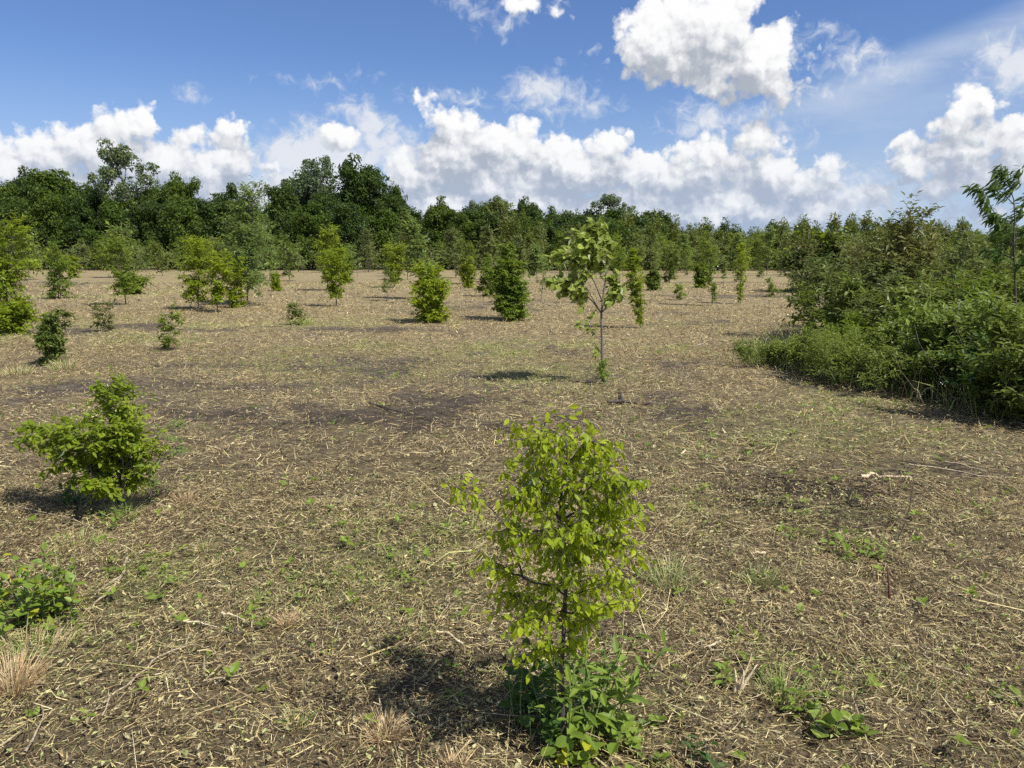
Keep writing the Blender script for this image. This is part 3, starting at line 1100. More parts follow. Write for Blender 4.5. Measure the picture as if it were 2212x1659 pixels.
def build_forest():
    rs = np.random.default_rng(21)
    protos = {}

    def proto(style, mat, i):
        key = (style, mat, i)
        if key not in protos:
            r2 = np.random.default_rng(500 + i * 7 + len(style))
            H, W = {'round': (10, 9), 'airy': (12, 8), 'willow': (6, 2.6)}[style]
            g, f = forest_tree('tree', H, W, r2, style)
            protos[key] = (g.mesh('trunk', M['bark_pale' if style == 'airy' else 'bark_dark'], True), f.mesh('crown', M[mat]), H, W)
        return protos[key]

    def place(px, ptop, y, wpx, style, mat, i, name, label, group, lean=0.0, cat='tree'):
        tm, cm, H0, W0 = proto(style, mat, i)
        x = ray(px, 556)[0] / ray(px, 556)[1] * y
        h = height_at(ptop, y, px)
        w = wpx / 2212 * 36 / F36 * y
        root = thing(name, (x, y, 0), label, cat, group, rs.random() * 6.283)
        root.rotation_euler = (rs.normal(0, .02), lean, rs.random() * 6.283)
        h *= .90 if style == 'willow' else .965
        root.scale = (w / W0, w / W0, h / (H0 * 1.0))
        for nm, me in (('trunk', tm), ('crown', cm)):
            o = bpy.data.objects.new(nm, me)
            COL.objects.link(o)
            o.parent = root
            if nm == 'crown':
                o['kind'] = 'stuff'
        return root

    fr = 'big trees of the dark wood behind the left and middle of the field'
    # named individuals of the skyline
    T = [
        (308, 322, 110, 165, 'airy', 'forest_grey', 0, 'tall_tree', 'tallest tree, open grey green crown on a bare trunk above the left wood', -.03),
        (690, 352, 114, 130, 'airy', 'forest_grey', 1, 'tall_tree', 'pale grey green tall tree standing just left of the dark broad one above the wood', .02),
        (668, 384, 116, 120, 'round', 'forest_grey', 2, 'tall_tree', 'grey leaved tree behind the left side of the pale tall tree', 0),
        (786, 370, 112, 150, 'round', 'forest_dark', 3, 'broad_tree', 'broad dark green tree with lumpy crown, highest right of the pale tall tree', 0),
        (856, 428, 112, 80, 'round', 'forest_dark', 0, 'broad_tree', 'dark tree stepping down at the right end of the tall group', 0),
        (1288, 424, 116, 110, 'airy', 'forest_grey', 0, 'tall_tree', 'open pale tree sticking up above the middle of the wood behind the windblown sapling', 0),
        (1352, 448, 118, 64, 'airy', 'forest_grey', 1, 'tall_tree', 'small airy tree beside the open pale tree of the middle skyline', 0),
        (218, 408, 114, 62, 'airy', 'forest', 2, 'tall_tree', 'thin forked tree poking out left of the tallest tree', 0),
        (128, 392, 112, 150, 'round', 'forest', 1, 'broad_tree', 'broad rounded green tree near the left edge of the wood', 0),
        (70, 396, 116, 90, 'round', 'forest_dark', 2, 'broad_tree', 'dark tree behind the left shoulder of the broad green tree at the far left', 0),
        (512, 408, 110, 104, 'airy', 'forest_dark', 3, 'broad_tree', 'ragged dark tree before the notch of sky in the left wood', 0),
        (395, 398, 112, 100, 'round', 'forest', 3, 'broad_tree', 'full green tree immediately right of the tallest tree', 0),
        (612, 420, 108, 92, 'round', 'forest_dark', 1, 'broad_tree', 'very dark tree just right of the notch of sky', 0),
        (955, 450, 106, 110, 'round', 'forest', 2, 'broad_tree', 'rounded dark green tree right after the dip that ends the tall group', 0),
        (1075, 436, 104, 110, 'airy', 'forest_olive', 1, 'tall_tree', 'tall light olive tree in front of the wood at the centre', 0),
        (1030, 440, 110, 70, 'airy', 'forest_grey', 3, 'tall_tree', 'grey green top left of the light olive tree at the centre', 0),
        (1140, 446, 112, 76, 'round', 'forest_dark', 3, 'broad_tree', 'dark round top right of the light olive tree at the centre', 0),
    ]
    for (px, pt, y, w, st, mt, i, nm, lab, lean) in T:
        place(px, pt, y, w, st, mt, i, nm, lab, fr, lean)
    prof = [(-60, 430), (0, 424), (60, 400), (180, 408), (250, 420), (330, 420), (450, 432), (500, 420), (565, 480), (610, 430), (700, 420), (850, 436), (895, 455), (915, 482), (960, 458),
            (1050, 450), (1150, 456), (1220, 462), (1400, 462), (1500, 474), (1600, 476), (1750, 474), (1860, 462), (2000, 480), (2110, 476), (2260, 478)]
    px_ = [p[0] for p in prof]
    py_ = [p[1] for p in prof]
    # ranks of the dark wood
    k = 0
    for rank, (y, dy, step) in enumerate([(118, 6, 62), (110, 10, 66), (102, 26, 74)]):
        x = -110 + rank * 23
        while x < 1440:
            top = np.interp(x, px_, py_) + dy + rs.uniform(-4, 14)
            if not (535 < x < 592 and rank < 2):
                place(x, top, y + rs.normal(0, 1.5), rs.uniform(88, 122), 'round', ['forest', 'forest_dark', 'forest', 'forest_dark'][k % 4], k % 4, 'forest_tree',
                      ['green broadleaf tree in the ranks of the dark wood behind the field', 'dark broadleaf tree in the ranks of the dark wood behind the field'][k % 2],
                      ['green trees in the ranks of the wood', 'dark trees in the ranks of the wood'][k % 2])
            x += step * rs.uniform(.75, 1.25)
            k += 1
    # young willowy wood to the right
    for rank, (y, dy, step) in enumerate([(112, -2, 25), (104, 9, 27), (97, 24, 30)]):
        x = 1130 + rank * 9 - (60 if rank == 2 else 0)
        while x < 2330:
            top = np.interp(x, px_, py_) + dy + rs.uniform(-13, 22) + (8 if x > 1150 else 0)
            i = int(rs.integers(0, 4))
            mt = 'forest_olive' if rs.random() < .72 else 'forest'
            place(x, top, y + rs.normal(0, 1.2), rs.uniform(36, 56), 'willow', mt, i, 'narrow_tree',
                  'narrow olive green young tree in the right part of the far tree line' if mt == 'forest_olive' else 'narrow darker green young tree in the right part of the far tree line',
                  'olive young trees of the far right tree line' if mt == 'forest_olive' else 'darker young trees of the far right tree line')
            x += step * rs.uniform(.7, 1.3)
    # a deeper tree line so that no gap opens at its foot
    g = Geo()
    n = 26000
    u = rs.random(n)
    pxs = -160 + u * 2540
    y = rs.uniform(92, 124, n)
    x = (pxs - 1106) / 2212 * 36 / F36 * y
    left = np.clip((1250 - pxs) / 300, 0, 1)
    h = (1.6 + 1.5 * left) * (.5 + vnoise(x * .25, y * .3, 5)) * 1.1
    z = rs.random(n) ** .75 * h
    Bp = np.stack([x, y, z], -1)
    leaf_cards(g, Bp, rs.normal(0, 1, (n, 3)), rs.normal(0, .5, (n, 3)) + [0, -.3, .9], .36 * np.exp(rs.normal(0, .3, n)), .2, rs=rs)
    o = g.build('undergrowth', M['forest'])
    tag(o, 'dark undergrowth along the foot of the wood', 'undergrowth', None, 'stuff')


build_forest()


# ------------------------------------------------------------------ planted saplings of the field
KIND = {
    # bright layered elm like sapling
    'elm': dict(mat='elm', bark='bark_dark', crown0=.17, kind='vase', nbr=46, twigs=7, leaf=.085, aspect=.5, n_per=9, droop=.2, rise=.5, trunk_r=.022, layer=.1, wind=(-.12, .05, 0)),
    'elmcol': dict(mat='elm', bark='bark_dark', crown0=.04, kind='column', nbr=48, twigs=6, leaf=.08, aspect=.5, n_per=9, droop=.2, rise=.4, trunk_r=.018, layer=.15, stems=2, wind=(-.1, 0, 0)),
    'bush': dict(mat='elm_deep', bark='bark_dark', crown0=.02, kind='round', lop=1.5, nbr=62, twigs=7, leaf=.085, aspect=.5, n_per=9, droop=.2, rise=.4, trunk_r=.016, layer=.2, stems=4, wind=(-.1, 0, 0), spread=.12),
    'wind': dict(mat='pale', bark='bark', crown0=.22, kind='column', nbr=44, twigs=6, leaf=.125, aspect=.46, n_per=9, droop=.0, rise=.7, trunk_r=.022, layer=.45, lean=(-.12, 0), wind=(-.55, .1, 0), leaf_wind=1.3),
    'dark': dict(mat='mid', bark='bark', crown0=.16, kind='round', nbr=46, twigs=7, leaf=.085, aspect=.45, n_per=9, droop=.15, rise=.6, trunk_r=.022, layer=.35, stems=2, wind=(-.25, 0, 0), leaf_wind=.4),
    'slim': dict(mat='elm', bark='green_stem', crown0=.06, kind='top', nbr=44, twigs=5, leaf=.07, aspect=.5, n_per=8, droop=.2, rise=.5, trunk_r=.016, layer=.3, wind=(-.15, 0, 0)),
    'shrub': dict(mat='elm_deep', bark='bark', crown0=.05, kind='round', nbr=26, twigs=5, leaf=.055, aspect=.5, n_per=8, droop=.15, rise=.5, trunk_r=.009, layer=.4, stems=3, spread=.08, wind=(-.1, 0, 0)),
    'sparse': dict(mat='pale', bark='bark', crown0=.25, kind='round', nbr=26, twigs=4, leaf=.075, aspect=.45, n_per=7, droop=.1, rise=.6, trunk_r=.015, layer=.4, lean=(-.1, 0), wind=(-.35, 0, 0), leaf_wind=.8),
}


def sap(bx, by, ty, w, kind, label, name='sapling', dens=1.0, **over):
    """a young tree measured on the photograph: foot x and y, top y, width"""
    x, y = ground_at(bx, by)
    h = max(.3, height_at(ty, y, bx))
    W = w / 2212 * 36 / F36 * y
    k = dict(KIND[kind])
    k.update(over)
    h *= .96
    W *= .74
    far = y / 24.0
    sc_ = max(1.0, min(2.6, far ** .75))
    k['twig_tubes'] = y < 17
    if y > 45:
        k['nbr'] = int(k['nbr'] * .7)
    mat, bark = k.pop('mat'), k.pop('bark')
    k['leaf'] = k['leaf'] * sc_
    k['nbr'] = int(k['nbr'] * dens * max(.5, min(1.0, 1.25 / sc_ ** .6)) * min(1.3, .55 + .3 * h))
    k['n_per'] = max(5, int(k['n_per'] * .9 / sc_ ** .4))
    k['trunk_r'] = k['trunk_r'] * (h / 2.2) ** .7
    return make_plant(name, (x, y, Z(x, y) - .01), label, 'shrub' if kind == 'shrub' else 'sapling', int(bx * 7 + by), mat, bark, h, W, group='young trees and shrubs planted over the field', **k)


SAPS = [
    # foot x, foot y, top y, width, kind, label
    (18, 718, 478, 205, 'elm', 'large bright green sapling at the left edge, full in the top and waisted below', dict(dens=1.5, stems=2)),
    (34, 722, 660, 120, 'bush', 'low bright skirt of leaves round the foot of the large sapling at the left edge', dict(mat='elm', stems=3)),
    (106, 790, 662, 62, 'bush', 'dark green knee high column of leaves right of the large left edge sapling', dict(mat='mid', leaf=.06, nbr=44)),
    (128, 645, 524, 76, 'elmcol', 'soft green sapling tapering to its foot, right behind the large left edge sapling', dict(mat='elm_deep')),
    (233, 716, 650, 52, 'shrub', 'small yellowish shrub with reddish twigs, alone between two left saplings', dict(mat='rusty')),
    (362, 762, 668, 66, 'shrub', 'loose pale green shrub standing alone in the straw of the left middle ground', dict(bare=.1)),
    (642, 700, 656, 50, 'shrub', 'low round dark shrub left of the centre with a yellow tuft at its foot', dict(mat='mid')),
    (162, 600, 552, 40, 'elmcol', 'small light green sapling in the gap right of the soft left sapling', {}),
    (180, 586, 516, 70, 'sparse', 'thin pale sapling with a visible stem far back on the left', {}),
    (272, 660, 524, 100, 'elm', 'green sapling with thin crooked trunk and a bushy foot, left middle ground', dict(mat='elm_deep', dens=1.1)),
    (292, 636, 592, 70, 'bush', 'low green bush tucked behind the thin crooked trunk on the left', {}),
    (262, 600, 494, 120, 'wind', 'pale windblown young tree leaning left behind the crooked sapling', dict(dens=1.2)),
    (318, 612, 530, 66, 'sparse', 'sparse whitish sapling right of the pale windblown tree', {}),
    (429, 670, 528, 128, 'elm', 'bright umbrella shaped sapling left of the tall grey green tree', dict(dens=1.5)),
    (470, 676, 550, 74, 'elm', 'bright slender sapling between the umbrella shaped one and the tall grey green tree', {}),
    (516, 666, 562, 62, 'elmcol', 'bright column of leaves at the foot of the tall grey green tree', {}),
    (535, 658, 408, 215, 'wind', 'tall grey green young tree with twin trunks and windblown crown left of centre', dict(dens=2.6, stems=2, mat='pale', crown0=.16, leaf=.105)),
    (560, 662, 590, 76, 'sparse', 'scraggly low growth on the right side of the twin trunked tree', {}),
    (596, 628, 590, 22, 'elmcol', 'tiny bright sapling like a post right of the twin trunked tree', {}),
    (626, 608, 514, 66, 'dark', 'dark rounded tree with reddish tinge behind the tiny post like sapling', {}),
    (655, 590, 524, 30, 'sparse', 'thin sapling at the right side of the dark rounded tree', {}),
    (727, 664, 540, 84, 'elm', 'bright yellow green sapling leaning left, centre left of the field', dict(dens=1.4)),
    (706, 628, 500, 74, 'elm', 'tall bright green crown just behind the yellow green leaning sapling', dict(dens=1.2)),
    (750, 612, 548, 34, 'elmcol', 'pale slender sapling close right of the leaning yellow green one', dict(mat='elm_deep')),
    (796, 588, 500, 66, 'wind', 'pale feathery young tree on two thin trunks before the broad dark tree', dict(stems=2, mat='olive')),
    (838, 650, 576, 34, 'sparse', 'small darker sapling with a bare stem in front of the bright bush', dict(mat='mid')),
    (852, 622, 534, 76, 'elm', 'bright topped bushy sapling with a dark lower half left of centre', dict(dens=1.2)),
    (922, 646, 464, 100, 'wind', 'tall pale sapling with curling windblown leaves just behind the central bush', dict(dens=1.3)),
    (940, 694, 566, 100, 'bush', 'full bright bush down to the ground with dead twigs spread at its left foot', dict(dens=1.2, mat='elm')),
    (1010, 614, 520, 64, 'dark', 'dark rounded young tree right behind the full bright bush', {}),
    (1016, 622, 556, 34, 'elmcol', 'light green narrow sapling before the dark rounded young tree at the centre', {}),
    (1052, 640, 552, 46, 'elmcol', 'slim mid green sapling between the bright bush and the tall columnar bush', dict(mat='elm_deep')),
    (1078, 626, 576, 28, 'elmcol', 'short dark sapling at the left side of the tall columnar bush', dict(mat='mid')),
    (1113, 690, 524, 90, 'bush', 'tall columnar dense bush leafy to the ground near the centre', dict(dens=1.6)),
    (1170, 650, 556, 48, 'sparse', 'wispy whitish sapling right of the tall columnar bush', {}),
    (1160, 612, 536, 46, 'wind', 'pale young tree behind the wispy sapling right of the columnar bush', {}),
    (1384, 706, 534, 46, 'slim', 'slender light green sapling leafy all down its stem right of the windblown sapling', dict(dens=1.5)),
    (1412, 628, 584, 32, 'bush', 'small dark dense bush right of the slender light green sapling', dict(mat='mid')),
    (1416, 606, 522, 48, 'sparse', 'pale young tree rising behind the small dark bush', {}),
    (1446, 610, 526, 32, 'elmcol', 'narrow grey green sapling next right of the pale tree behind the dark bush', dict(mat='mid')),
    (1484, 594, 508, 44, 'wind', 'pale feathery sapling in the far right middle of the field', {}),
    (1513, 622, 566, 26, 'bush', 'dark green small column of leaves left of the slim trunked sapling', {}),
    (1538, 662, 520, 62, 'slim', 'slim trunked young tree with small light crown alone in the right field', dict(mat='elm_deep', crown0=.12)),
    (1469, 650, 616, 30, 'shrub', 'small round green bush alone on the straw right of centre', {}),
    (1563, 616, 560, 14, 'sparse', 'tiny thin sapling right of the slim trunked young tree', {}),
    (1600, 658, 528, 52, 'slim', 'light green sapling on a thin stem with leaves at its foot, right field', dict(dens=1.3)),
    (1592, 600, 510, 60, 'wind', 'pale young tree behind the light green thin stemmed sapling', {}),
    (1666, 644, 602, 26, 'shrub', 'tiny upright shrub alone in the right field', {}),
    (1646, 600, 578, 26, 'shrub', 'low dark tuft of leaves far back in the right field', dict(mat='mid')),
    (1712, 614, 574, 26, 'shrub', 'tiny shrub far back near the thicket', {}),
    (1772, 654, 572, 32, 'sparse', 'sparse thin sapling beside the left edge of the thicket', dict(mat='elm')),
    (1656, 596, 494, 50, 'wind', 'grey pale young tree in the far right row', {}),
    (1530, 592, 524, 44, 'dark', 'small green tree in the far right row behind the slim trunked one', {}),
    (1288, 604, 540, 60, 'sparse', 'pale low tree behind the trunk of the windblown sapling', {}),
    (880, 606, 516, 70, 'wind', 'pale windblown tree before the dark wood, left of the tall curling leaved sapling', dict(mat='olive')),
    (985, 600, 500, 84, 'wind', 'tall olive young tree behind the full bright bush', dict(mat='olive', dens=1.3)),
    (1060, 604, 496, 84, 'wind', 'tall olive young tree behind the left side of the columnar bush', dict(mat='olive', dens=1.3)),
    (1132, 598, 514, 66, 'wind', 'olive young tree behind the top right of the columnar bush', dict(mat='olive')),
    (772, 600, 530, 50, 'sparse', 'thin pale tree behind the slender sapling left of centre', {}),
    (582, 604, 512, 70, 'wind', 'pale young tree close behind the right side of the tall twin trunked one', {}),
    (486, 600, 520, 66, 'dark', 'mid green young tree behind the left side of the tall twin trunked one', {}),
    (352, 596, 528, 64, 'dark', 'green young tree behind the gap between crooked and umbrella shaped saplings', {}),
    (62, 604, 516, 84, 'wind', 'pale young tree behind the large sapling at the left edge', {}),
    (1228, 600, 508, 74, 'wind', 'olive young tree behind the left tip of the windblown crown', dict(mat='olive')),
    (1340, 602, 506, 74, 'dark', 'green young tree behind the right tip of the windblown crown', dict(mat='elm_deep')),
    (1250, 612, 560, 44, 'dark', 'dark low tree left behind the crown of the windblown sapling', {}),
]
for (bx, by, ty, w, kd, lab, ov) in SAPS:
    sap(bx, by, ty, w, kd, lab, **ov)

rs_row = np.random.default_rng(99)
x_ = 90
row_i = 0
second = False
while x_ < 1760 or not second:
    if x_ >= 1760:
        x_, second = 1150, True
    by_ = rs_row.uniform(583, 597) if second else rs_row.uniform(578, 590)
    kd = ['wind', 'dark', 'elm', 'sparse', 'slim'][int(rs_row.integers(0, 5))]
    hh = rs_row.uniform(56, 104) if second else rs_row.uniform(32, 74)
    lab = {'wind': 'pale windblown young tree in the far rows before the wood', 'dark': 'dark green young tree in the far rows before the wood',
           'elm': 'bright green young tree in the far rows before the wood', 'sparse': 'thin pale young tree in the far rows before the wood',
           'slim': 'small crowned slender young tree in the far rows before the wood'}[kd]
    r_ = sap(x_, by_, by_ - hh, rs_row.uniform(30, 60), kd, lab, name='young_tree', dens=.8, mat='olive' if kd in ('wind', 'sparse') else ('mid' if kd == 'dark' else 'elm_deep'))
    r_['category'] = 'tree'
    r_['group'] = {'wind': 'pale', 'dark': 'dark', 'elm': 'bright', 'sparse': 'thin', 'slim': 'slender'}[kd] + ' young trees in the far rows'
    x_ += rs_row.uniform(13, 26)
    row_i += 1


# ------------------------------------------------------------------ windblown big leaved sapling (right of centre)
def big_leaf_sapling():
    rs = np.random.default_rng(5)
    bx, by = ground_at(1303, 826)
    root = thing('sapling', (bx, by, Z(bx, by)), 'windblown sapling with bare forked trunk and large pale leaves swept left', 'sapling')

    def pt(px, py, dy=0.0):
        d = ray(px, py)
        t = (by + dy) / d[1]
        return np.array([d[0] * t - bx, dy, CAM_H + d[2] * t])
    g = Geo()
    ctrl = [(1303, 826, 0), (1301, 770, 0), (1300, 720, 0), (1299, 676, 0), (1303, 640, 0), (1308, 600, .05), (1312, 560, .05), (1306, 528, 0), (1296, 500, 0), (1283, 488, 0)]
    tr = np.array([pt(*c) for c in ctrl])
    tr[0, 2] = -.03
    tube(g, tr, [.021, .018, .0165, .015, .012, .010, .008, .0065, .005, .003], 8)
    limbs = [
        [(1299, 676, 0), (1285, 652, -.1), (1268, 622, -.15), (1245, 612, -.2), (1222, 604, -.25), (1204, 616, -.3)],
        [(1299, 676, 0), (1280, 650, .15), (1262, 634, .22), (1240, 622, .3), (1222, 628, .35)],
        [(1302, 672, 0), (1318, 656, -.05), (1334, 640, 0), (1342, 618, 0), (1334, 596, .05)],
        [(1301, 650, 0), (1285, 610, -.12), (1262, 572, -.2), (1240, 552, -.25), (1218, 560, -.3)],
        [(1306, 610, 0), (1290, 580, .15), (1268, 548, .2), (1252, 530, .2)],
        [(1310, 580, 0), (1296, 556, -.12), (1280, 530, -.16), (1266, 510, -.16)],
        [(1308, 560, .0), (1318, 540, .12), (1320, 520, .15)],
        [(1300, 735, 0), (1284, 722, -.05), (1274, 706, -.1), (1276, 690, -.1)],
        [(1300, 765, 0), (1290, 750, .03), (1284, 742, .06)],
    ]
    B, D, U, L = [], [], [], []
    for li, c in enumerate(limbs):
        p = np.array([pt(*q) for q in c])
        tube(g, p, np.linspace(.0095 if li < 4 else .006, .003, len(p)), 5)
        nt = [26, 22, 24, 30, 28, 30, 20, 4, 1][li]
        for k in range(nt + 1):
            f = (.35 + .65 * (k / nt)) * (len(p) - 1) * .999
            q = p[int(f)] + (p[int(f) + 1] - p[int(f)]) * (f % 1)
            tw = curve(q, norm(rs.normal(0, .8, 3) + np.array([-.5, 0, .25])), rs.uniform(.08, .2), 3, rs, .2, 0, (-.4, 0, 0))
            tube(g, tw, [.003, .0025, .002, .0015], 3)
            m = 7
            ii = rs.integers(0, 3, m)
            ff = rs.random((m, 1))
            B.append(tw[ii] + (tw[ii + 1] - tw[ii]) * ff)
            D.append(np.array([-.75, .0, -.15]) + rs.normal(0, .5, (m, 3)))
            U.append(np.array([.15, -.35, .8]) + rs.normal(0, .45, (m, 3)))
            L.append(rs.uniform(.07, .135, m) * (1 if li < 7 else .75))
    for k in range(62):       # leader leaves
        f = rs.uniform(5.5, 9) * .999
        q = tr[int(f)] + (tr[min(int(f) + 1, 9)] - tr[int(f)]) * (f % 1)
        tw = curve(q, norm(rs.normal(0, .7, 3) + np.array([-.3, 0, .5])), rs.uniform(.08, .18), 3, rs, .2, 0, (-.4, 0, 0))
        tube(g, tw, [.003, .0025, .002, .0015], 3)
        ii = rs.integers(0, 3, 6)
        B.append(tw[ii])
        D.append(np.array([-.7, 0, .0]) + rs.normal(0, .5, (6, 3)))
        U.append(np.array([.15, -.35, .8]) + rs.normal(0, .45, (6, 3)))
        L.append(rs.uniform(.07, .14, 6))
    B, D, U, L = map(np.concatenate, (B, D, U, L))
    g.build('trunk', M['bark'], root, smooth=True)
    n = len(B)
    order = np.argsort(B[:, 1] + rs.random(n) * .3)
    one, rest = order[:300], order[300:]
    leaf_objects(root, B[one], D[one], U[one], L[one], 'windlit', .58, rs)
    f = Geo()
    leaf_cards(f, B[rest], D[rest], U[rest], L[rest], L[rest] * .58, 'full', rs=rs)
    o = f.build('foliage', M['windlit'], root)
    o['kind'] = 'stuff'
    # a few weeds climbing at the foot are part of the picture of this trunk
    rsw = np.random.default_rng(6)
    sh = make_plant('weed_clump', (bx + .02, by - .05, Z(bx, by)), 'thin light green weeds round the foot of the windblown sapling', 'weeds', 61, 'weed', 'green_stem', .30, .20, stems=4, nbr=16,
                    twigs=2, leaf=.05, aspect=.3, n_per=5, trunk_r=.004, kind='column', layer=.8, spread=.1)


M['windlit'] = leaf_material('large_windblown_leaf', (0.14, 0.20, 0.030), (0.38, 0.44, 0.10), (0.40, 0.46, 0.05), back=(0.45, 0.48, 0.20), gloss=0.22, tw=0.42)
big_leaf_sapling()


# ------------------------------------------------------------------ foreground elm sapling
def foreground_sapling():
    rs = np.random.default_rng(11)
    bx, by = ground_at(1215, 1600)
    root = thing('sapling', (bx, by, Z(bx, by)), 'nearest sapling with lime green drooping leaves on dark twigs, middle foreground', 'sapling')

    def pt(px, py, dy=0.0):
        d = ray(px, py)
        t = (by + dy) / d[1]
        return np.array([d[0] * t - bx, dy, CAM_H + d[2] * t])
    g = Geo()
    ctrl = [(1213, 1600), (1215, 1520), (1213, 1440), (1218, 1350), (1222, 1260), (1224, 1190), (1208, 1130), (1212, 1060), (1220, 1010), (1226, 965), (1222, 930)]
    tr = np.array([pt(a, b) for a, b in ctrl])
    tr[0, 2] = -.02
    tube(g, tr, [.0098, .0090, .0084, .0078, .0072, .0064, .0055, .0045, .0034, .0026, .0018], 8)
    limbs = [
        # x, y, depth offset
        [(1216, 1270, 0), (1180, 1250, -.06), (1130, 1235, -.10), (1112, 1190, -.12), (1098, 1130, -.14), (1062, 1085, -.15), (1020, 1050, -.16), (985, 1036, -.16)],
        [(1130, 1235, -.10), (1090, 1225, -.12), (1060, 1205, -.14), (1036, 1200, -.14)],
        [(1218, 1300, 0), (1170, 1290, .08), (1120, 1280, .14), (1080, 1262, .18)],
        [(1222, 1230, 0), (1260, 1170, -.05), (1310, 1150, -.08), (1350, 1160, -.10), (1392, 1150, -.12)],
        [(1222, 1250, 0), (1270, 1240, .08), (1320, 1250, .12), (1370, 1240, .16)],
        [(1208, 1130, 0), (1160, 1090, -.08), (1130, 1040, -.12), (1110, 1040, -.14)],
        [(1208, 1120, 0), (1180, 1060, .1), (1150, 1000, .15), (1130, 950, .18), (1120, 915, .18)],
        [(1210, 1090, 0), (1260, 1050, -.10), (1310, 1010, -.14), (1350, 1005, -.16), (1385, 1015, -.18)],
        [(1213, 1060, 0), (1260, 1020, .08), (1300, 970, .12), (1320, 940, .14)],
        [(1216, 1030, 0), (1190, 980, -.10), (1165, 940, -.14), (1160, 915, -.14)],
        [(1222, 990, 0), (1250, 955, -.06), (1275, 930, -.08), (1300, 925, -.08)],
        [(1220, 1180, 0), (1190, 1160, -.16), (1170, 1140, -.24)],
        [(1220, 1200, 0), (1240, 1160, -.18), (1262, 1130, -.26)],
        [(1219, 1330, 0), (1180, 1325, -.12), (1140, 1330, -.18), (1105, 1320, -.2)],
        [(1220, 1310, 0), (1260, 1310, -.10), (1300, 1318, -.16), (1330, 1290, -.18)],
        [(1214, 1400, 0), (1175, 1390, -.08), (1140, 1395, -.12)],
        [(1208, 1140, 0), (1150, 1130, .12), (1100, 1120, .2), (1060, 1130, .22)],
        [(1222, 1150, 0), (1270, 1110, .14), (1330, 1090, .2), (1375, 1080, .22)],
        [(1222, 1100, 0), (1290, 1080, -.05), (1330, 1060, -.08), (1365, 1045, -.1)],
        [(1224, 960, 0), (1205, 930, .04), (1200, 905, .05)],
    ]
    B, D, U, L = [], [], [], []
    for li, c in enumerate(limbs):
        if li > 0:
            c = [(1215 + (q[0] - 1215) * .84, q[1] * .97 + 38, q[2] * .85) for q in c]
        p = np.array([pt(*q) for q in c])
        # smooth wiggle
        pp = []
        for i in range(len(p) - 1):
            for f in (0, .5):
                pp.append(p[i] * (1 - f) + p[i + 1] * f + (rs.normal(0, .006, 3) if f else 0))
        pp.append(p[-1])
        p = np.array(pp)
        tube(g, p, np.linspace(.0040 if li not in (9, 10, 19) else .0026, .0011, len(p)), 5)
        length = np.linalg.norm(np.diff(p, axis=0), axis=1).sum()
        nt = max(5, int(length / (.022 if li == 0 else .0085)))
        start = .38 if li == 0 else .22
        for k in range(nt):
            f = (start + (1 - start) * (k / (nt - 1))) * (len(p) - 1) * .999
            if li == 0 and .55 < f / (len(p) - 1) < .78 and rs.random() < .75:
                continue
            q = p[int(f)] + (p[int(f) + 1] - p[int(f)]) * (f % 1)
            bd = norm(p[int(f) + 1] - p[int(f)])
            tw = curve(q, norm(bd * .6 + rs.normal(0, .8, 3)), rs.uniform(.05, .13) * (.6 if li == 0 else 1), 3, rs, .15, -.15)
            tube(g, tw, [.0013, .0012, .001, .0008], 3)
            m = int(rs.integers(4, 8))
            ff = np.linspace(.2, 2.999, m)
            ii = ff.astype(int)
            P0 = tw[ii] + (tw[np.minimum(ii + 1, 3)] - tw[ii]) * (ff % 1)[:, None]
            T = norm(tw[np.minimum(ii + 1, 3)] - tw[ii] + 1e-5)
            side = norm(np.cross(T, [0, 0, 1.0]) + 1e-4) * np.where(np.arange(m) % 2, 1, -1)[:, None]
            B.append(P0)
            D.append(T * .4 + side * .6 + rs.normal(0, .42, (m, 3)) + np.array([0, 0, -.72]))
            U.append(side * .5 + np.array([0, -.25, .55]) + rs.normal(0, .4, (m, 3)))
            L.append(rs.uniform(.017, .038, m))
    for k in range(34):
        f = rs.uniform(2.2, 9.6)
        q = tr[int(f)] + (tr[int(f) + 1] - tr[int(f)]) * (f % 1)
        a = rs.uniform(0, 6.283)
        br = curve(q, (math.cos(a), math.sin(a), .25), rs.uniform(.08, .21), 4, rs, .18, .2)
        tube(g, br, np.linspace(.0022, .0009, 5), 4)
        for j in range(5):
            fj = rs.uniform(.5, 3.99)
            qq = br[int(fj)] + (br[int(fj) + 1] - br[int(fj)]) * (fj % 1)
            tw = curve(qq, rs.normal(0, 1, 3) / 1.7, rs.uniform(.03, .07), 2, rs, .15, -.1)
            tube(g, tw, [.001, .0009, .0008], 3)
            m = 6
            ii = rs.integers(0, 2, m)
            B.append(tw[ii] + (tw[ii + 1] - tw[ii]) * rs.random((m, 1)))
            D.append(rs.normal(0, .5, (m, 3)) + np.array([0, 0, -.72]))
            U.append(rs.normal(0, .5, (m, 3)) + np.array([0, -.25, .55]))
            L.append(rs.uniform(.016, .037, m))
    B, D, U, L = map(np.concatenate, (B, D, U, L))
    g.build('trunk', M['bark_dark'], root, smooth=True)
    n = len(B)
    order = np.argsort(B[:, 1] + rs.random(n) * .15)
    one, rest = order[:300], order[300:]
    leaf_objects(root, B[one], D[one], U[one], L[one], 'elm_near', .5, rs)
    f = Geo()
    leaf_cards(f, B[rest], D[rest], U[rest], L[rest], L[rest] * .5, 'full', rs=rs)
    o = f.build('foliage', M['elm_near'], root)
    o['kind'] = 'stuff'


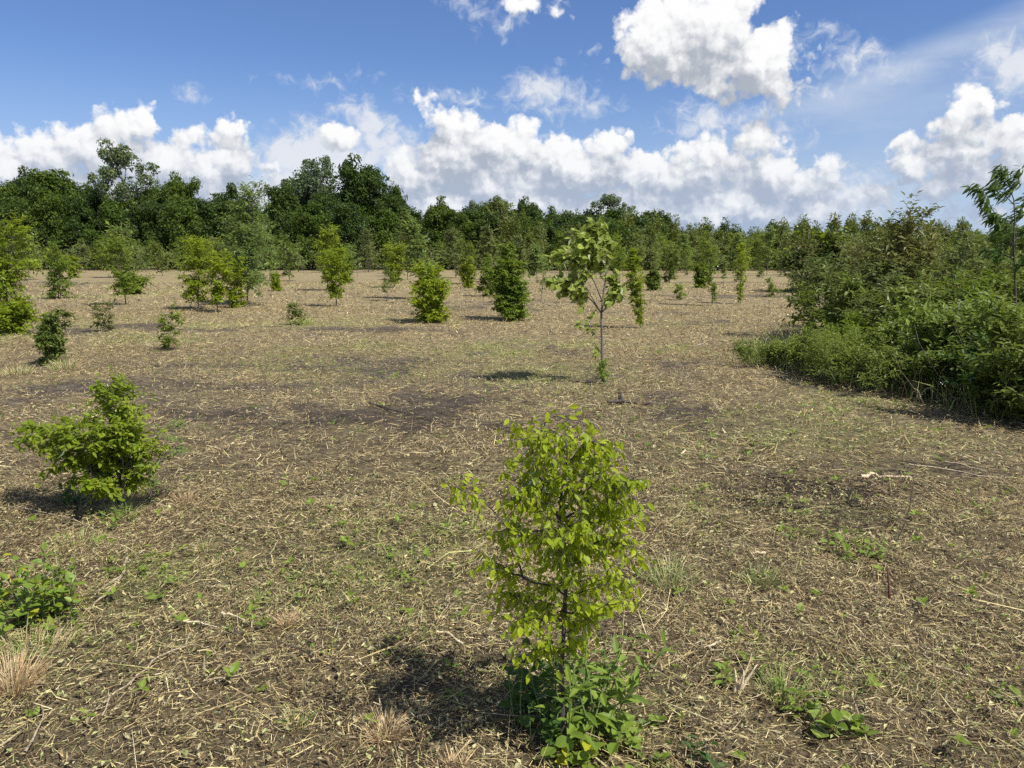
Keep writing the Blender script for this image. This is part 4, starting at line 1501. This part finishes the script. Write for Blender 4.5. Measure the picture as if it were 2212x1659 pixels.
M['elm_near'] = leaf_material('lime_elm_leaf', (0.14, 0.215, 0.012), (0.38, 0.45, 0.028), (0.50, 0.58, 0.02), gloss=0.28, tw=0.45)
M['elm_fresh'] = leaf_material('fresh_elm_leaf', (0.105, 0.165, 0.012), (0.27, 0.345, 0.024), (0.38, 0.47, 0.02), gloss=0.3, tw=0.45)
foreground_sapling()


# ------------------------------------------------------------------ broad weeds
def weed(px, py, h, w, n_stems, leaf, aspect, mat, label, name='weed_clump', cat='weeds', seed=None, mats=None, up=.8, stem='green_stem', lean=(0, 0), per=9, single=True, droop=.15, dy=0.0):
    """herb: several soft stems, each with broad leaves set spirally"""
    rs = np.random.default_rng(seed if seed is not None else int(px + py * 3))
    x, y = ground_at(px, py)
    y += dy
    root = thing(name, (x, y, Z(x, y)), label, cat)
    g = Geo()
    B, D, U, L = [], [], [], []
    for i in range(n_stems):
        a = rs.random() * 6.283
        r0 = w * .5 * math.sqrt(rs.random())
        p0 = np.array([math.cos(a) * r0, math.sin(a) * r0, -.01])
        hh = h * rs.uniform(.45, 1.0) * (1.1 - .5 * r0 / max(w * .5, .01))
        d = np.array([math.cos(a) * .3 * r0 / max(w, .01) + lean[0] + rs.normal(0, .15), math.sin(a) * .3 * r0 / max(w, .01) + lean[1] + rs.normal(0, .15), 1.0])
        st = curve(p0, d / np.linalg.norm(d), hh, 6, rs, .08, -.1)
        tube(g, st, np.linspace(.0032, .0014, 7) * (h / .35) ** .4, 4)
        m = max(3, int(per * rs.uniform(.7, 1.2)))
        ff = np.linspace(.15, 1, m) ** .8 * 5.999
        ii = ff.astype(int)
        P0 = st[ii] + (st[ii + 1] - st[ii]) * (ff % 1)[:, None]
        az = np.arange(m) * 2.4 + rs.random() * 6
        e = rs.uniform(-.1, .7, m) + .5 * (ff / 6)
        B.append(P0)
        D.append(np.stack([np.cos(az) * np.cos(e), np.sin(az) * np.cos(e), np.sin(e) * up - droop], -1))
        U.append(np.tile([0, 0, 1.0], (m, 1)) + rs.normal(0, .25, (m, 3)))
        L.append(leaf * rs.uniform(.55, 1.15, m) * (1.1 - .4 * ff / 6))
    B, D, U, L = map(np.concatenate, (B, D, U, L))
    g.build('stems', M[stem], root, smooth=True)['kind'] = 'stuff'
    if single:
        lm = [mat if mats is None or rs.random() > .12 else mats for _ in range(len(B))]
        k = min(300, len(B))
        leaf_objects(root, B[:k], D[:k], U[:k], L[:k], mat, aspect, rs, lm)
    else:
        f = Geo()
        leaf_cards(f, B, D, U, L, L * aspect, 'full', rs=rs)
        f.build('foliage', M[mat], root)['kind'] = 'stuff'
    return root


weed(1262, 1590, .66, .17, 13, .105, .24, 'weed', 'lush weed with long lance shaped leaves at the foot of the nearest sapling', up=1.0, per=13, seed=3)
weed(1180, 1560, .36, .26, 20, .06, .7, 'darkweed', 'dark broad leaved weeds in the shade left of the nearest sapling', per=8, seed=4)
weed(1300, 1640, .17, .30, 12, .08, .62, 'weed', 'light green toothed leaves with a yellow one in the bottom middle of the picture', per=6, seed=5, mats='yellow')
weed(1405, 1600, .10, .26, 8, .055, .8, 'weed', 'low rounded leaves spreading right of the foot of the nearest sapling', per=5, seed=6)
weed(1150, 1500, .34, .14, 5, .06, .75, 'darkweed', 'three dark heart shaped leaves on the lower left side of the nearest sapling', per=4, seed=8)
weed(40, 1350, .42, .50, 26, .075, .55, 'weed', 'tangle of mixed broad weeds at the lower left edge', per=9, seed=9, mats='yellow')
weed(90, 1320, .40, .34, 14, .06, .6, 'elm_deep', 'yellowish green weeds behind the tangle at the lower left edge', per=8, seed=10, mats='yellow')
weed(1700, 1150, .09, .22, 8, .05, .8, 'weed', 'pale rounded leaves of a low weed patch left in the right foreground', per=4, seed=12)
weed(1800, 1180, .12, .42, 15, .055, .75, 'weed', 'broad low patch of green leaves in the middle of the right foreground', per=5, seed=13)
weed(1880, 1190, .10, .22, 7, .055, .8, 'weed', 'green leaves at the right end of the broad low patch', per=4, seed=14)
weed(1720, 1490, .11, .30, 10, .055, .6, 'weed', 'green weeds left of the bright round leaf, lower right', per=5, seed=15)
weed(1800, 1545, .10, .26, 8, .07, .8, 'weed', 'low weed with large bright round leaves, lower right', per=4, seed=16)
weed(1625, 1370, .09, .14, 4, .055, .5, 'weed', 'small three leaved seedling above the splintered stump', per=5, seed=17)
weed(1572, 1470, .13, .10, 4, .06, .35, 'weed', 'narrow leaves growing close left of the splintered stump', per=5, seed=18)
weed(2120, 1110, .08, .18, 5, .05, .7, 'weed', 'small bright weed near the right edge below the thicket', per=4, seed=19)
weed(2180, 1510, .07, .16, 5, .05, .6, 'weed', 'small weed at the right edge in the lower corner', per=4, seed=20)
weed(700, 1405, .06, .12, 4, .04, .6, 'weed', 'yellow green seedling in the straw below centre left', per=4, seed=21, mats='yellow')
weed(880, 1400, .10, .30, 11, .035, .6, 'weed', 'scatter of fine yellow green seedlings left of the nearest sapling', per=5, seed=22)
weed(720, 1250, .07, .40, 10, .032, .5, 'weed', 'sparse low seedlings in the straw left of centre', per=4, seed=23)
weed(1520, 1640, .12, .12, 4, .07, .45, 'darkweed', 'dark leaf sprout at the bottom edge right of the nearest sapling', per=4, seed=24)
weed(1650, 960, .10, .5, 12, .05, .55, 'weed', 'low green seedlings in the mulch before the thicket', per=4, seed=25)
weed(245, 1130, .16, .34, 14, .06, .4, 'weed', 'light green grass and weeds round the foot of the bright left bush', per=6, seed=26)
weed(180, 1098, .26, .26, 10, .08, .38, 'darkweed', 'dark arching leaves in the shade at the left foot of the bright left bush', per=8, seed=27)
weed(130, 790, .18, .5, 14, .07, .3, 'weed', 'pale weeds spilling right at the foot of the dark green column', per=6, seed=28, single=False)


# ------------------------------------------------------------------ left foreground bush
def left_bush():
    x, y = ground_at(243, 1118)
    h = height_at(858, y, 238)
    return make_plant('sapling', (x, y, Z(x, y)), 'bright green bushy sapling in the left foreground with branches reaching left', 'sapling', 33, 'elm_fresh', 'bark', h * 1.0, .47,
                      singles=300, crown0=.30, kind='vase', stems=4, nbr=72, twigs=8, leaf=.035, aspect=.48, n_per=9, droop=.15, rise=.4, trunk_r=.011, layer=.2,
                      wind=(-.28, 0, 0), spread=.10, shape='full', lop=.8)


left_bush()
# a long side branch of the bush as a plant of its own stem
bx_, by_ = ground_at(225, 1102)
make_plant('sapling', (bx_, by_ + .05, Z(bx_, by_)), 'thin stem bending far to the left out of the bright left bush', 'sapling', 35, 'elm_fresh', 'bark', .55, .42, singles=200,
           crown0=.45, kind='column', nbr=16, twigs=5, leaf=.045, aspect=.48, n_per=7, droop=.2, rise=.2, trunk_r=.008, layer=0, lean=(-1.9, -.1), wind=(-.5, 0, 0), shape='full')
make_plant('sapling', (bx_ + .25, by_ + .1, Z(bx_, by_)), 'sparse grey green twigs reaching right behind the bright left bush', 'sapling', 36, 'pale', 'bark', .52, .5, singles=0,
           crown0=.2, kind='column', nbr=14, twigs=4, leaf=.032, aspect=.35, n_per=6, droop=.1, rise=.4, trunk_r=.005, layer=.2, lean=(.9, 0), shape='full')


# ------------------------------------------------------------------ uncut thicket on the right
def thicket():
    rs = np.random.default_rng(44)
    k = 0
    gl = 'shrubs of the uncut thicket on the right'

    def shrub(px, d, ptop, wm, mat, label, name='thicket_shrub', leaf=.092, aspect=.38, dens=1.0, stems=5, kind='round', **kw):
        nonlocal k
        k += 1
        x = (px - 1106) / 2212 * 36 / F36 * d
        h = height_at(ptop, d, px)
        base = dict(twig_tubes=False, crown0=.05, kind=kind, stems=stems, nbr=int(40 * dens), twigs=5, leaf=leaf * 1.12, aspect=aspect, n_per=8, droop=.1, rise=.6, trunk_r=.012, layer=.35,
                    wind=(-.15, 0, 0), spread=.45)
        base.update(kw)
        return make_plant(name, (x, d, Z(x, d)), label, 'shrub', 900 + k, mat, 'bark_dark', h * .97, wm * .8, group=gl, **base)
    # tall back rank
    shrub(1850, 14.5, 470, 1.9, 'rusty', 'tall shrub with brownish shoot tips, leftmost tall one of the thicket', dens=1.7)
    shrub(1790, 14.2, 560, 1.1, 'olive', 'thin leaved outer shrub hanging over the left side of the thicket with bare lower stems', dens=1.0, crown0=.35)
    shrub(1905, 14.0, 520, 1.5, 'olive', 'grey green shrub filling the space below the first tall thicket shrub', dens=1.4)
    shrub(1975, 14.0, 452, 1.8, 'rusty', 'highest brownish green shrub in the middle of the thicket', dens=1.8)
    shrub(1940, 16.5, 480, 1.8, 'olive', 'shrub behind the two highest ones of the thicket', dens=1.3)
    shrub(2065, 14.5, 540, 1.7, 'olive', 'olive shrub right of the highest one with a rounded top', dens=1.5)
    shrub(2140, 15.5, 520, 1.8, 'mid', 'green shrub at the back behind the slim tree at the right edge', dens=1.4)
    shrub(2215, 14.5, 540, 1.8, 'olive', 'shrub at the back cut off by the right edge', dens=1.4)
    shrub(2300, 14.0, 560, 2.0, 'mid', 'hidden thicket shrub beyond the right edge at the back', dens=1.0)
    shrub(1765, 36, 524, 3.6, 'forest_dark', 'dark leafy tree with bright top behind the left edge of the thicket', name='thicket_tree', leaf=.20, aspect=.55, dens=1.6)
    shrub(1790, 37.5, 512, 2.6, 'elm', 'bright green topped tree behind the dark one at the left edge of the thicket', name='thicket_tree', leaf=.17, aspect=.5, dens=1.1, crown0=.5)
    # middle rank
    mids = [
        (1840, 12.6, 620, 1.0, 'mid', 'mid height green shrub at the left front of the thicket under the brown tips'),
        (1895, 12.2, 640, 1.1, 'olive', 'olive shrub before the dark hollow of the thicket'),
        (1960, 12.2, 600, 1.3, 'mid', 'leafy green shrub standing in front of the highest brownish one'),
        (2040, 12.0, 610, 1.3, 'olive', 'grey green shrub in the middle of the thicket front'),
        (2120, 11.8, 580, 1.4, 'mid', 'green shrub in front of the slim tree at the right edge'),
        (2190, 11.5, 600, 1.4, 'elm_deep', 'brighter green shrub below the slim tree at the right edge'),
        (2270, 11.0, 600, 1.6, 'mid', 'thicket shrub cut by the right edge at middle height'),
    ]
    for (px, d, pt_, w, mt, lab) in mids:
        shrub(px, d, pt_, w, mt, lab, dens=1.15, leaf=.095)
    # front rank, larger leaves
    fronts = [
        (1880, 10.9, 700, .95, 'elm_deep', 'low fine leaved shrub at the left front of the thicket, next after the weeds', .055, .34),
        (1960, 10.4, 690, 1.05, 'mid', 'front shrub with arching bare twigs, left of the larger leaved one', .065, .36),
        (2030, 9.9, 672, 1.1, 'thick', 'front shrub with larger shiny leaves in the middle of the thicket edge', .085, .38),
        (2110, 9.3, 676, 1.1, 'thick', 'large leaved shiny shrub right of the middle of the thicket edge', .09, .38),
        (2190, 8.8, 672, 1.1, 'thick', 'large leaved shiny shrub at the right edge of the picture', .095, .36),
        (2270, 8.5, 680, 1.2, 'thick', 'large leaved shrub cut off by the right edge', .09, .38),
        (2075, 8.8, 770, .9, 'mid', 'low dark shrub at the foot of the large leaved ones', .07, .36),
        (2150, 8.2, 780, .9, 'darkweed', 'low dark tangle in the shade near the right edge', .07, .4),
        (2235, 7.6, 800, 1.0, 'mid', 'low shrub in the shade at the right edge, nearest of the thicket', .07, .4),
        (1990, 9.4, 790, .8, 'mid', 'low shrub before the arching bare twigs', .065, .36),
        (1920, 10.0, 790, .8, 'elm_deep', 'low bright tuft of leaves between weeds and dark shrubs', .06, .32),
        (2330, 7.2, 700, 1.2, 'mid', 'shrub just outside the right edge that shades the corner', .08, .38),
    ]
    for (px, d, pt_, w, mt, lab, lf, asp) in fronts:
        shrub(px, d, pt_, w, mt, lab, leaf=lf * .92, aspect=asp * 1.1, dens=1.6, stems=7, layer=.6, n_per=9)
    # weeds at the left tip of the thicket
    for i, (px, py, pt_, w, lab) in enumerate([
            (1668, 792, 742, .40, 'low light green weeds forming the left tip of the thicket'),
            (1712, 800, 726, .46, 'second light green weed clump from the left tip of the thicket'),
            (1765, 812, 712, .56, 'tall feathery light green weeds a little inside the left tip of the thicket'),
            (1822, 826, 712, .75, 'feathery weeds where the thicket starts to darken'),
            (1740, 786, 738, .42, 'pale weeds behind the left tip of the thicket'),
            (1880, 842, 740, .7, 'weeds below the dark left front of the thicket')]):
        x, d = ground_at(px, py)
        h = height_at(pt_, d, px)
        k += 1
        make_plant('weed_clump', (x, d, Z(x, d)), lab, 'weeds', 700 + i, 'tipweed', 'green_stem', h * .92, w, group='weeds at the tip of the thicket',
                   stems=10, nbr=80, twigs=3, leaf=.055, aspect=.26, n_per=7, trunk_r=.005, kind='column', layer=.9, spread=.42, crown0=.1)
    # slim tree at the right edge
    d = 10.5
    x = (2196 - 1106) / 2212 * 36 / F36 * d
    h = height_at(362, d, 2180)
    rs2 = np.random.default_rng(8)
    root = thing('slim_tree', (x, d, Z(x, d)), 'slim dark tree with drooping pointed leaves rising highest at the right edge', 'tree')

    def pt(px, py, dy=0.0):
        dd = ray(px, py)
        t = (d + dy) / dd[1]
        return np.array([dd[0] * t - x, dy, CAM_H + dd[2] * t])
    g = Geo()
    tr = np.array([[0, 0, -.05], pt(2196, 720), pt(2194, 640), pt(2192, 580), pt(2190, 520), pt(2192, 470), pt(2190, 430), pt(2178, 395), pt(2176, 360)])
    tube(g, tr, np.linspace(.018, .003, 9), 6)
    limbs = [[(2192, 540, 0), (2172, 490, -.1), (2150, 460, -.15), (2125, 420, -.2), (2104, 398, -.2)],
             [(2190, 480, 0), (2165, 470, -.1), (2140, 470, -.12)], [(2192, 470, 0), (2208, 450, .1), (2226, 420, .1)],
             [(2190, 440, 0), (2160, 410, -.1), (2150, 385, -.1)], [(2190, 520, 0), (2210, 500, .1), (2235, 480, .1)],
             [(2186, 415, 0), (2200, 385, 0), (2204, 362, 0)], [(2192, 560, 0), (2160, 545, .1), (2130, 540, .15)], [(2192, 590, 0), (2215, 560, -.1), (2240, 550, -.15)],
             [(2178, 395, 0), (2165, 372, 0), (2160, 356, 0)]]
    B, D, U, L = [], [], [], []
    for c in limbs + [[(2190, 430, 0), (2178, 395, 0), (2176, 360, 0)]]:
        p = np.array([pt(*q) for q in c])
        tube(g, p, np.linspace(.009, .003, len(p)), 4)
        length = np.linalg.norm(np.diff(p, axis=0), axis=1).sum()
        m = int(length / .0065)
        ff = np.linspace(.2, .999, m) * (len(p) - 1)
        ii = ff.astype(int)
        P0 = p[ii] + (p[ii + 1] - p[ii]) * (ff % 1)[:, None] + rs2.normal(0, .035, (m, 3))
        B.append(P0)
        D.append(np.array([-.75, 0, -.4]) + rs2.normal(0, .45, (m, 3)))
        U.append(np.array([.2, -.3, .8]) + rs2.normal(0, .3, (m, 3)))
        L.append(rs2.uniform(.08, .15, m))
    B, D, U, L = map(np.concatenate, (B, D, U, L))
    g.build('trunk', M['bark_dark'], root, smooth=True)
    order = np.argsort(-L)
    leaf_objects(root, B[order[:300]], D[order[:300]], U[order[:300]], L[order[:300]], 'slimleaf', .24, rs2)
    f = Geo()
    r_ = order[300:]
    if len(r_):
        leaf_cards(f, B[r_], D[r_], U[r_], L[r_], L[r_] * .24, 'full', rs=rs2)
        f.build('foliage', M['slimleaf'], root)['kind'] = 'stuff'
    # long arching bare stems in front of the leaves
    for i, (pts_, lab) in enumerate([
            ([(2090, 900), (2060, 860), (2020, 800), (1985, 740), (1975, 700)], 'bare arching stem leaning left out of the thicket front'),
            ([(2180, 880), (2150, 830), (2090, 770), (2060, 700), (2075, 650)], 'long bare stem bowed over the large leaved shrubs'),
            ([(2000, 880), (1975, 840), (1945, 800), (1930, 760)], 'short bare stem at the left front of the thicket'),
            ([(2225, 870), (2200, 800), (2150, 750), (2100, 725)], 'pale bare stem crossing the right end of the thicket')]):
        x0, y0 = ground_at(*pts_[0])
        y0 = y0 - .0
        P = []
        for j, (a, b) in enumerate(pts_):
            dd = ray(a, b)
            t = (y0 - .02 * j) / dd[1]
            P.append([dd[0] * t, y0 - .02 * j, max(CAM_H + dd[2] * t, 0)])
        P = np.array(P)
        q = Geo()
        tube(q, P - P[0] * np.array([1, 1, 0]), np.linspace(.005, .002, len(P)), 5)
        o = q.build('bare_stem', M['bark'], None, (P[0][0], P[0][1], 0), smooth=True)
        tag(o, lab, 'stem', 'bare stems at the thicket front')


M['tipweed'] = leaf_material('olive_weed_leaf', (0.12, 0.165, 0.030), (0.30, 0.36, 0.095), (0.32, 0.39, 0.05), gloss=0.2, tw=0.4)
M['thick'] = leaf_material('shiny_thicket_leaf', (0.085, 0.135, 0.028), (0.25, 0.32, 0.070), (0.28, 0.37, 0.03), gloss=0.35, tw=0.36)
M['slimleaf'] = leaf_material('drooping_leaf', (0.03, 0.065, 0.015), (0.11, 0.165, 0.035), (0.15, 0.24, 0.03), gloss=0.15, tw=0.36)
thicket()


# ------------------------------------------------------------------ sticks, stumps, tufts
def stick(pts, r0, r1, mat, label, name='fallen_stick', cat='stick', lift=.032, sides=7, forks=(), seed=0):
    rs = np.random.default_rng(seed + int(pts[0][0]))
    P = []
    for j, q in enumerate(pts):
        x, y = ground_at(q[0], q[1])
        P.append([x, y, Z(x, y) + lift + (q[2] if len(q) > 2 else 0)])
    P = np.array(P)
    fine = []
    for i in range(len(P) - 1):
        for f in (0, .33, .66):
            fine.append(P[i] * (1 - f) + P[i + 1] * f + (rs.normal(0, r0 * .35, 3) if f else 0))
    fine.append(P[-1])
    P = np.array(fine)
    o0 = P[0].copy()
    g = Geo()
    rad = np.linspace(r0, r1, len(P)) * rs.uniform(.62, 1.0, len(P)) * .85
    tube(g, P - o0, rad, sides)
    root = g.build(name, M[mat], None, tuple(o0), smooth=True)
    tag(root, label, cat, 'sticks and wood left on the ground')
    for fk in forks:
        f = Geo()
        Q = []
        for q in fk:
            x, y = ground_at(q[0], q[1])
            Q.append([x, y, Z(x, y) + lift + .005])
        Q = np.array(Q) - o0
        tube(f, Q, np.linspace(r0 * .6, r1 * .6, len(Q)), 5)
        f.build('side_twig', M[mat], root, smooth=True)
    return root


stick([(412, 1380), (402, 1408), (370, 1424), (330, 1448), (285, 1482), (238, 1512), (208, 1540)], .0075, .004, 'dry_wood', 'long pale curved stick lying diagonally in the lower left foreground',
      forks=[[(238, 1512), (230, 1540), (222, 1560)]])
stick([(276, 1228), (262, 1262), (238, 1290), (205, 1310), (190, 1325)], .012, .004, 'dry_wood', 'grey forked stick between the left bush and the long pale stick', forks=[[(262, 1262), (236, 1276), (205, 1300)]])
stick([(1858, 1040), (1890, 1036), (1925, 1042), (1965, 1040)], .020, .008, 'wood', 'bright split piece of wood lying in the right middle ground')
stick([(1962, 1014), (2040, 1022), (2110, 1030), (2212, 1034)], .010, .004, 'dry_wood', 'long pale stem lying flat towards the right edge below the thicket')
stick([(2040, 1010), (2080, 1016), (2130, 1024)], .012, .006, 'dry_wood', 'shorter pale stem lying beside the long one below the thicket')
stick([(944, 1380), (970, 1384), (1000, 1402)], .008, .005, 'wood', 'short curved pale stick left of the nearest sapling')
stick([(480, 1332), (505, 1336), (530, 1348)], .010, .004, 'wood', 'pale splintered sliver on the stump remains, left of centre bottom')
stick([(398, 1354), (430, 1356), (470, 1364)], .008, .003, 'wood', 'flat pale sliver left of the splintered one')
stick([(1300, 1610), (1180, 1566), (1090, 1558), (1030, 1552)], .0028, .002, 'dry_wood', 'thin dry grass stem arching before the foot of the nearest sapling', lift=.05)
stick([(40, 1116), (90, 1128), (160, 1140), (230, 1172), (285, 1196)], .004, .003, 'dry_wood', 'long straight dry stalk leaning out below the left bush', lift=.05)
stick([(55, 1640), (78, 1600), (96, 1560), (92, 1530)], .007, .003, 'dry_wood', 'dry reed stalk standing askew at the bottom left corner', lift=.03)
stick([(1312, 872), (1350, 872), (1385, 876), (1420, 878)], .030, .016, 'bark_dark', 'dark thick stick lying right behind the nearest sapling', forks=[[(1345, 872), (1342, 860), (1338, 850)]])
stick([(800, 878), (850, 890), (900, 902), (940, 912)], .014, .006, 'bark_dark', 'dark curved root like stick in the middle ground left of centre')
stick([(480, 850), (560, 845), (640, 838)], .014, .008, 'bark_dark', 'dark stick lying across the bare strip at middle left')
stick([(2020, 1450), (2110, 1478), (2212, 1520)], .006, .003, 'dry_wood', 'thin pale stick in the lower right near the edge')
stick([(1838, 1518), (1866, 1580), (1884, 1650)], .004, .003, 'dry_wood', 'long pale stalk running to the bottom edge at the lower right')
stick([(1740, 1440), (1850, 1490), (1900, 1540)], .003, .002, 'bark_dark', 'dark wiry stem lying across the weeds at the lower right')
stick([(1652, 1195), (1640, 1200), (1622, 1205)], .012, .005, 'wood', 'small whitish chip of wood, upper one in the right foreground')
stick([(1480, 985), (1470, 990)], .014, .008, 'wood', 'tiny white chip above the right foreground mulch')
stick([(600, 1400), (650, 1420), (690, 1446)], .005, .004, 'bark_dark', 'thin dark twig on the bare patch in the lower left middle')
stick([(440, 1490), (520, 1475), (590, 1455)], .004, .003, 'dry_wood', 'thin twig lying across the bare soil patch at the bottom left')
stick([(1555, 1390), (1545, 1400), (1520, 1408)], .009, .004, 'wood', 'peeled pale sliver above the splintered stump')
stick([(1500, 1400), (1530, 1385), (1560, 1378)], .004, .003, 'dry_wood', 'thin twig left above the splintered stump')


def upright(px, py, h, r, mat, label, name, cat, lean=(0, 0), n=1, seed=0, tip=.6):
    rs = np.random.default_rng(seed + int(px))
    x, y = ground_at(px, py)
    root = thing(name, (x, y, Z(x, y) - .01), label, cat)
    for i in range(n):
        g = Geo()
        a = rs.random() * 6.283
        d = norm(np.array([lean[0] + rs.normal(0, .12) * (n > 1), lean[1] + rs.normal(0, .12) * (n > 1), 1.0]))
        c = curve((math.cos(a) * r * 1.4 * (n > 1), math.sin(a) * r * 1.4 * (n > 1), 0), d, h * (1 if i == 0 else rs.uniform(.4, .8)), 5, rs, .07)
        tube(g, c, np.linspace(r, r * tip, 6), 6)
        g.build('splinter' if n > 1 else 'stem', M[mat], root, smooth=True)
    return root


upright(1592, 1478, .17, .010, 'wood', 'splintered pale stump standing up right of the nearest sapling', 'splintered_stump', 'stump', (.35, 0), 5, tip=.15)
upright(1924, 1290, .17, .007, 'red_stem', 'reddish brown bent shoot standing alone in the right foreground', 'dead_shoot', 'shoot', (-.12, 0))
upright(1930, 1185, .42, .003, 'bark_dark', 'thin dark wand leaning right in the right foreground', 'dead_shoot', 'shoot', (.42, .1))
upright(505, 1360, .05, .016, 'bark_dark', 'broken stump remains by the pale slivers, left of centre bottom', 'broken_stump', 'stump', (.2, 0), 4, tip=.3)
upright(1342, 868, .16, .008, 'bark_dark', 'short dark snag beside the thick dark stick', 'dead_shoot', 'shoot', (-.2, 0))


def tuft(px, py, h, w, n, pal, label, name='grass_tuft', width=.003):
    rs = np.random.default_rng(int(px * 3 + py))
    x, y = ground_at(px, py)
    g = Geo()
    a = rs.random(n) * 6.283
    r = w * .5 * np.sqrt(rs.random(n)) * .55
    p0 = np.stack([np.cos(a) * r, np.sin(a) * r, np.zeros(n)], -1)
    e = rs.uniform(.25, .95, n) * (r / (w * .28)) ** .6
    d = np.stack([np.cos(a) * np.sin(e), np.sin(a) * np.sin(e), np.cos(e)], -1) + rs.normal(0, .12, (n, 3))
    L = h * rs.uniform(.5, 1.15, n)[:, None]
    p1 = p0 + d * L * .55
    d2 = d + np.stack([np.cos(a) * .35, np.sin(a) * .35, -.25 * np.ones(n)], -1)
    p2 = p1 + norm(d2) * L * .45
    s = norm(np.cross(d, rs.normal(0, 1, (n, 3)))) * width * .5
    V = np.stack([p0 - s, p0 + s, p1 - s * .8, p1 + s * .8, p2], 1).reshape(-1, 3)
    o_ = np.arange(n)[:, None] * 5
    pal = np.array(pal)
    col = pal[rs.integers(0, len(pal), n)] * rs.uniform(.8, 1.2, (n, 1))
    g.v.append(V)
    g.n = len(V)
    g.f = [o_ + np.array([[0, 1, 3, 2]]), o_ + np.array([[2, 3, 4]])]
    g.a = [np.zeros(n), np.zeros(n)]
    g.c = [col, col]
    o = g.build(name, M['litter'], None, (x, y, Z(x, y)), use_col=True)
    return tag(o, label, 'grass', 'grass tufts')


TAN = [(.66, .50, .28), (.55, .38, .20), (.72, .60, .38), (.45, .30, .16)]
GRN = [(.26, .34, .09), (.18, .28, .06), (.40, .44, .16), (.55, .50, .25)]
tuft(26, 1480, .15, .28, 420, TAN, 'tan dry grass tuft at the left edge of the foreground')
tuft(832, 1574, .09, .20, 330, TAN, 'low straw coloured tuft at the bottom left of the nearest sapling')
tuft(622, 1350, .08, .12, 160, TAN + [(.40, .20, .12)], 'small reddish brown tuft in the straw below centre left')
tuft(640, 1560, .09, .14, 80, GRN, 'pale green tuft at the bottom left of centre')
tuft(980, 1650, .07, .18, 120, TAN, 'fringe of straw at the bottom edge left of the nearest sapling')
tuft(1645, 1250, .10, .30, 200, GRN, 'fine green grass in the right foreground beside the mulch')
tuft(1450, 1260, .16, .35, 200, GRN, 'fine grass right of the crown of the nearest sapling')
tuft(560, 1290, .07, .14, 90, GRN, 'little green tuft left of centre')
tuft(440, 1190, .08, .16, 120, TAN + GRN, 'tan and green tuft right of the left bush')
tuft(400, 1090, .09, .2, 160, TAN, 'strawy tuft just right of the left bush')
tuft(270, 1120, .13, .30, 180, GRN, 'grass blades at the right foot of the left bush')
tuft(140, 800, .20, .6, 200, GRN + TAN, 'pale grass at the foot of the dark green column', width=.006)
tuft(660, 700, .25, .5, 160, [(.5, .52, .16), (.36, .42, .12)], 'yellow green tuft below the low round shrub', width=.008)
tuft(40, 810, .16, .7, 200, TAN + GRN, 'pale stubble tuft near the left edge, middle ground', width=.006)
tuft(1690, 1500, .12, .24, 160, GRN, 'green grass between weeds at the lower right')
tuft(160, 1180, .09, .6, 300, GRN + TAN[:2], 'grass and stalks spreading below the left bush')
tuft(60, 1420, .10, .5, 240, GRN + TAN, 'mixed grass in front of the weed tangle at the lower left')




# ------------------------------------------------------------------ ragged fringe along the uncut growth
def fringe():
    rs = np.random.default_rng(71)
    n = 9000
    y = rs.uniform(5.2, 15, n)
    x = thicket_edge(y) + rs.normal(.15, .22, n) + .35 * (fbm(y * 1.6, y * 0, 2, 5) - .5)
    k = rs.random(n) < .25 + 1.2 * (fbm(x * 2, y * 2, 2, 15) - .3)
    x, y = x[k], y[k]
    n = len(x)
    a = rs.random(n) * 6.283
    lean = np.abs(rs.normal(0, .55, n))
    L = rs.uniform(.10, .48, n) * (.5 + fbm(x * 1.5, y * 1.5, 2, 19))
    d = np.stack([np.cos(a) * np.sin(lean), np.sin(a) * np.sin(lean), np.cos(lean)], -1)
    p0 = np.stack([x, y, gh(x, y)], -1)
    p1 = p0 + d * (L * .6)[:, None]
    p2 = p1 + norm(d + np.stack([np.cos(a) * .5, np.sin(a) * .5, -.35 * np.ones(n)], -1)) * (L * .4)[:, None]
    s = norm(np.cross(d, rs.normal(0, 1, (n, 3)))) * (.0035 * np.exp(rs.normal(0, .4, n)))[:, None]
    V = np.stack([p0 - s, p0 + s, p1 - s * .8, p1 + s * .8, p2], 1).reshape(-1, 3)
    o_ = np.arange(n)[:, None] * 5
    pal = np.array([(.24, .30, .08), (.14, .21, .05), (.38, .40, .14), (.50, .42, .22), (.20, .14, .08), (.10, .07, .05)])
    col = pal[rs.choice(6, n, p=[.22, .2, .14, .14, .16, .14])] * rs.uniform(.8, 1.2, (n, 1))
    g = Geo()
    g.v.append(V)
    g.f = [o_ + np.array([[0, 1, 3, 2]]), o_ + np.array([[2, 3, 4]])]
    g.a = [np.zeros(n), np.zeros(n)]
    g.c = [col, col]
    tag(g.build('edge_grass', M['litter'], use_col=True), 'ragged grass and dead stalks along the foot of the thicket', 'grass', None, 'stuff')


fringe()
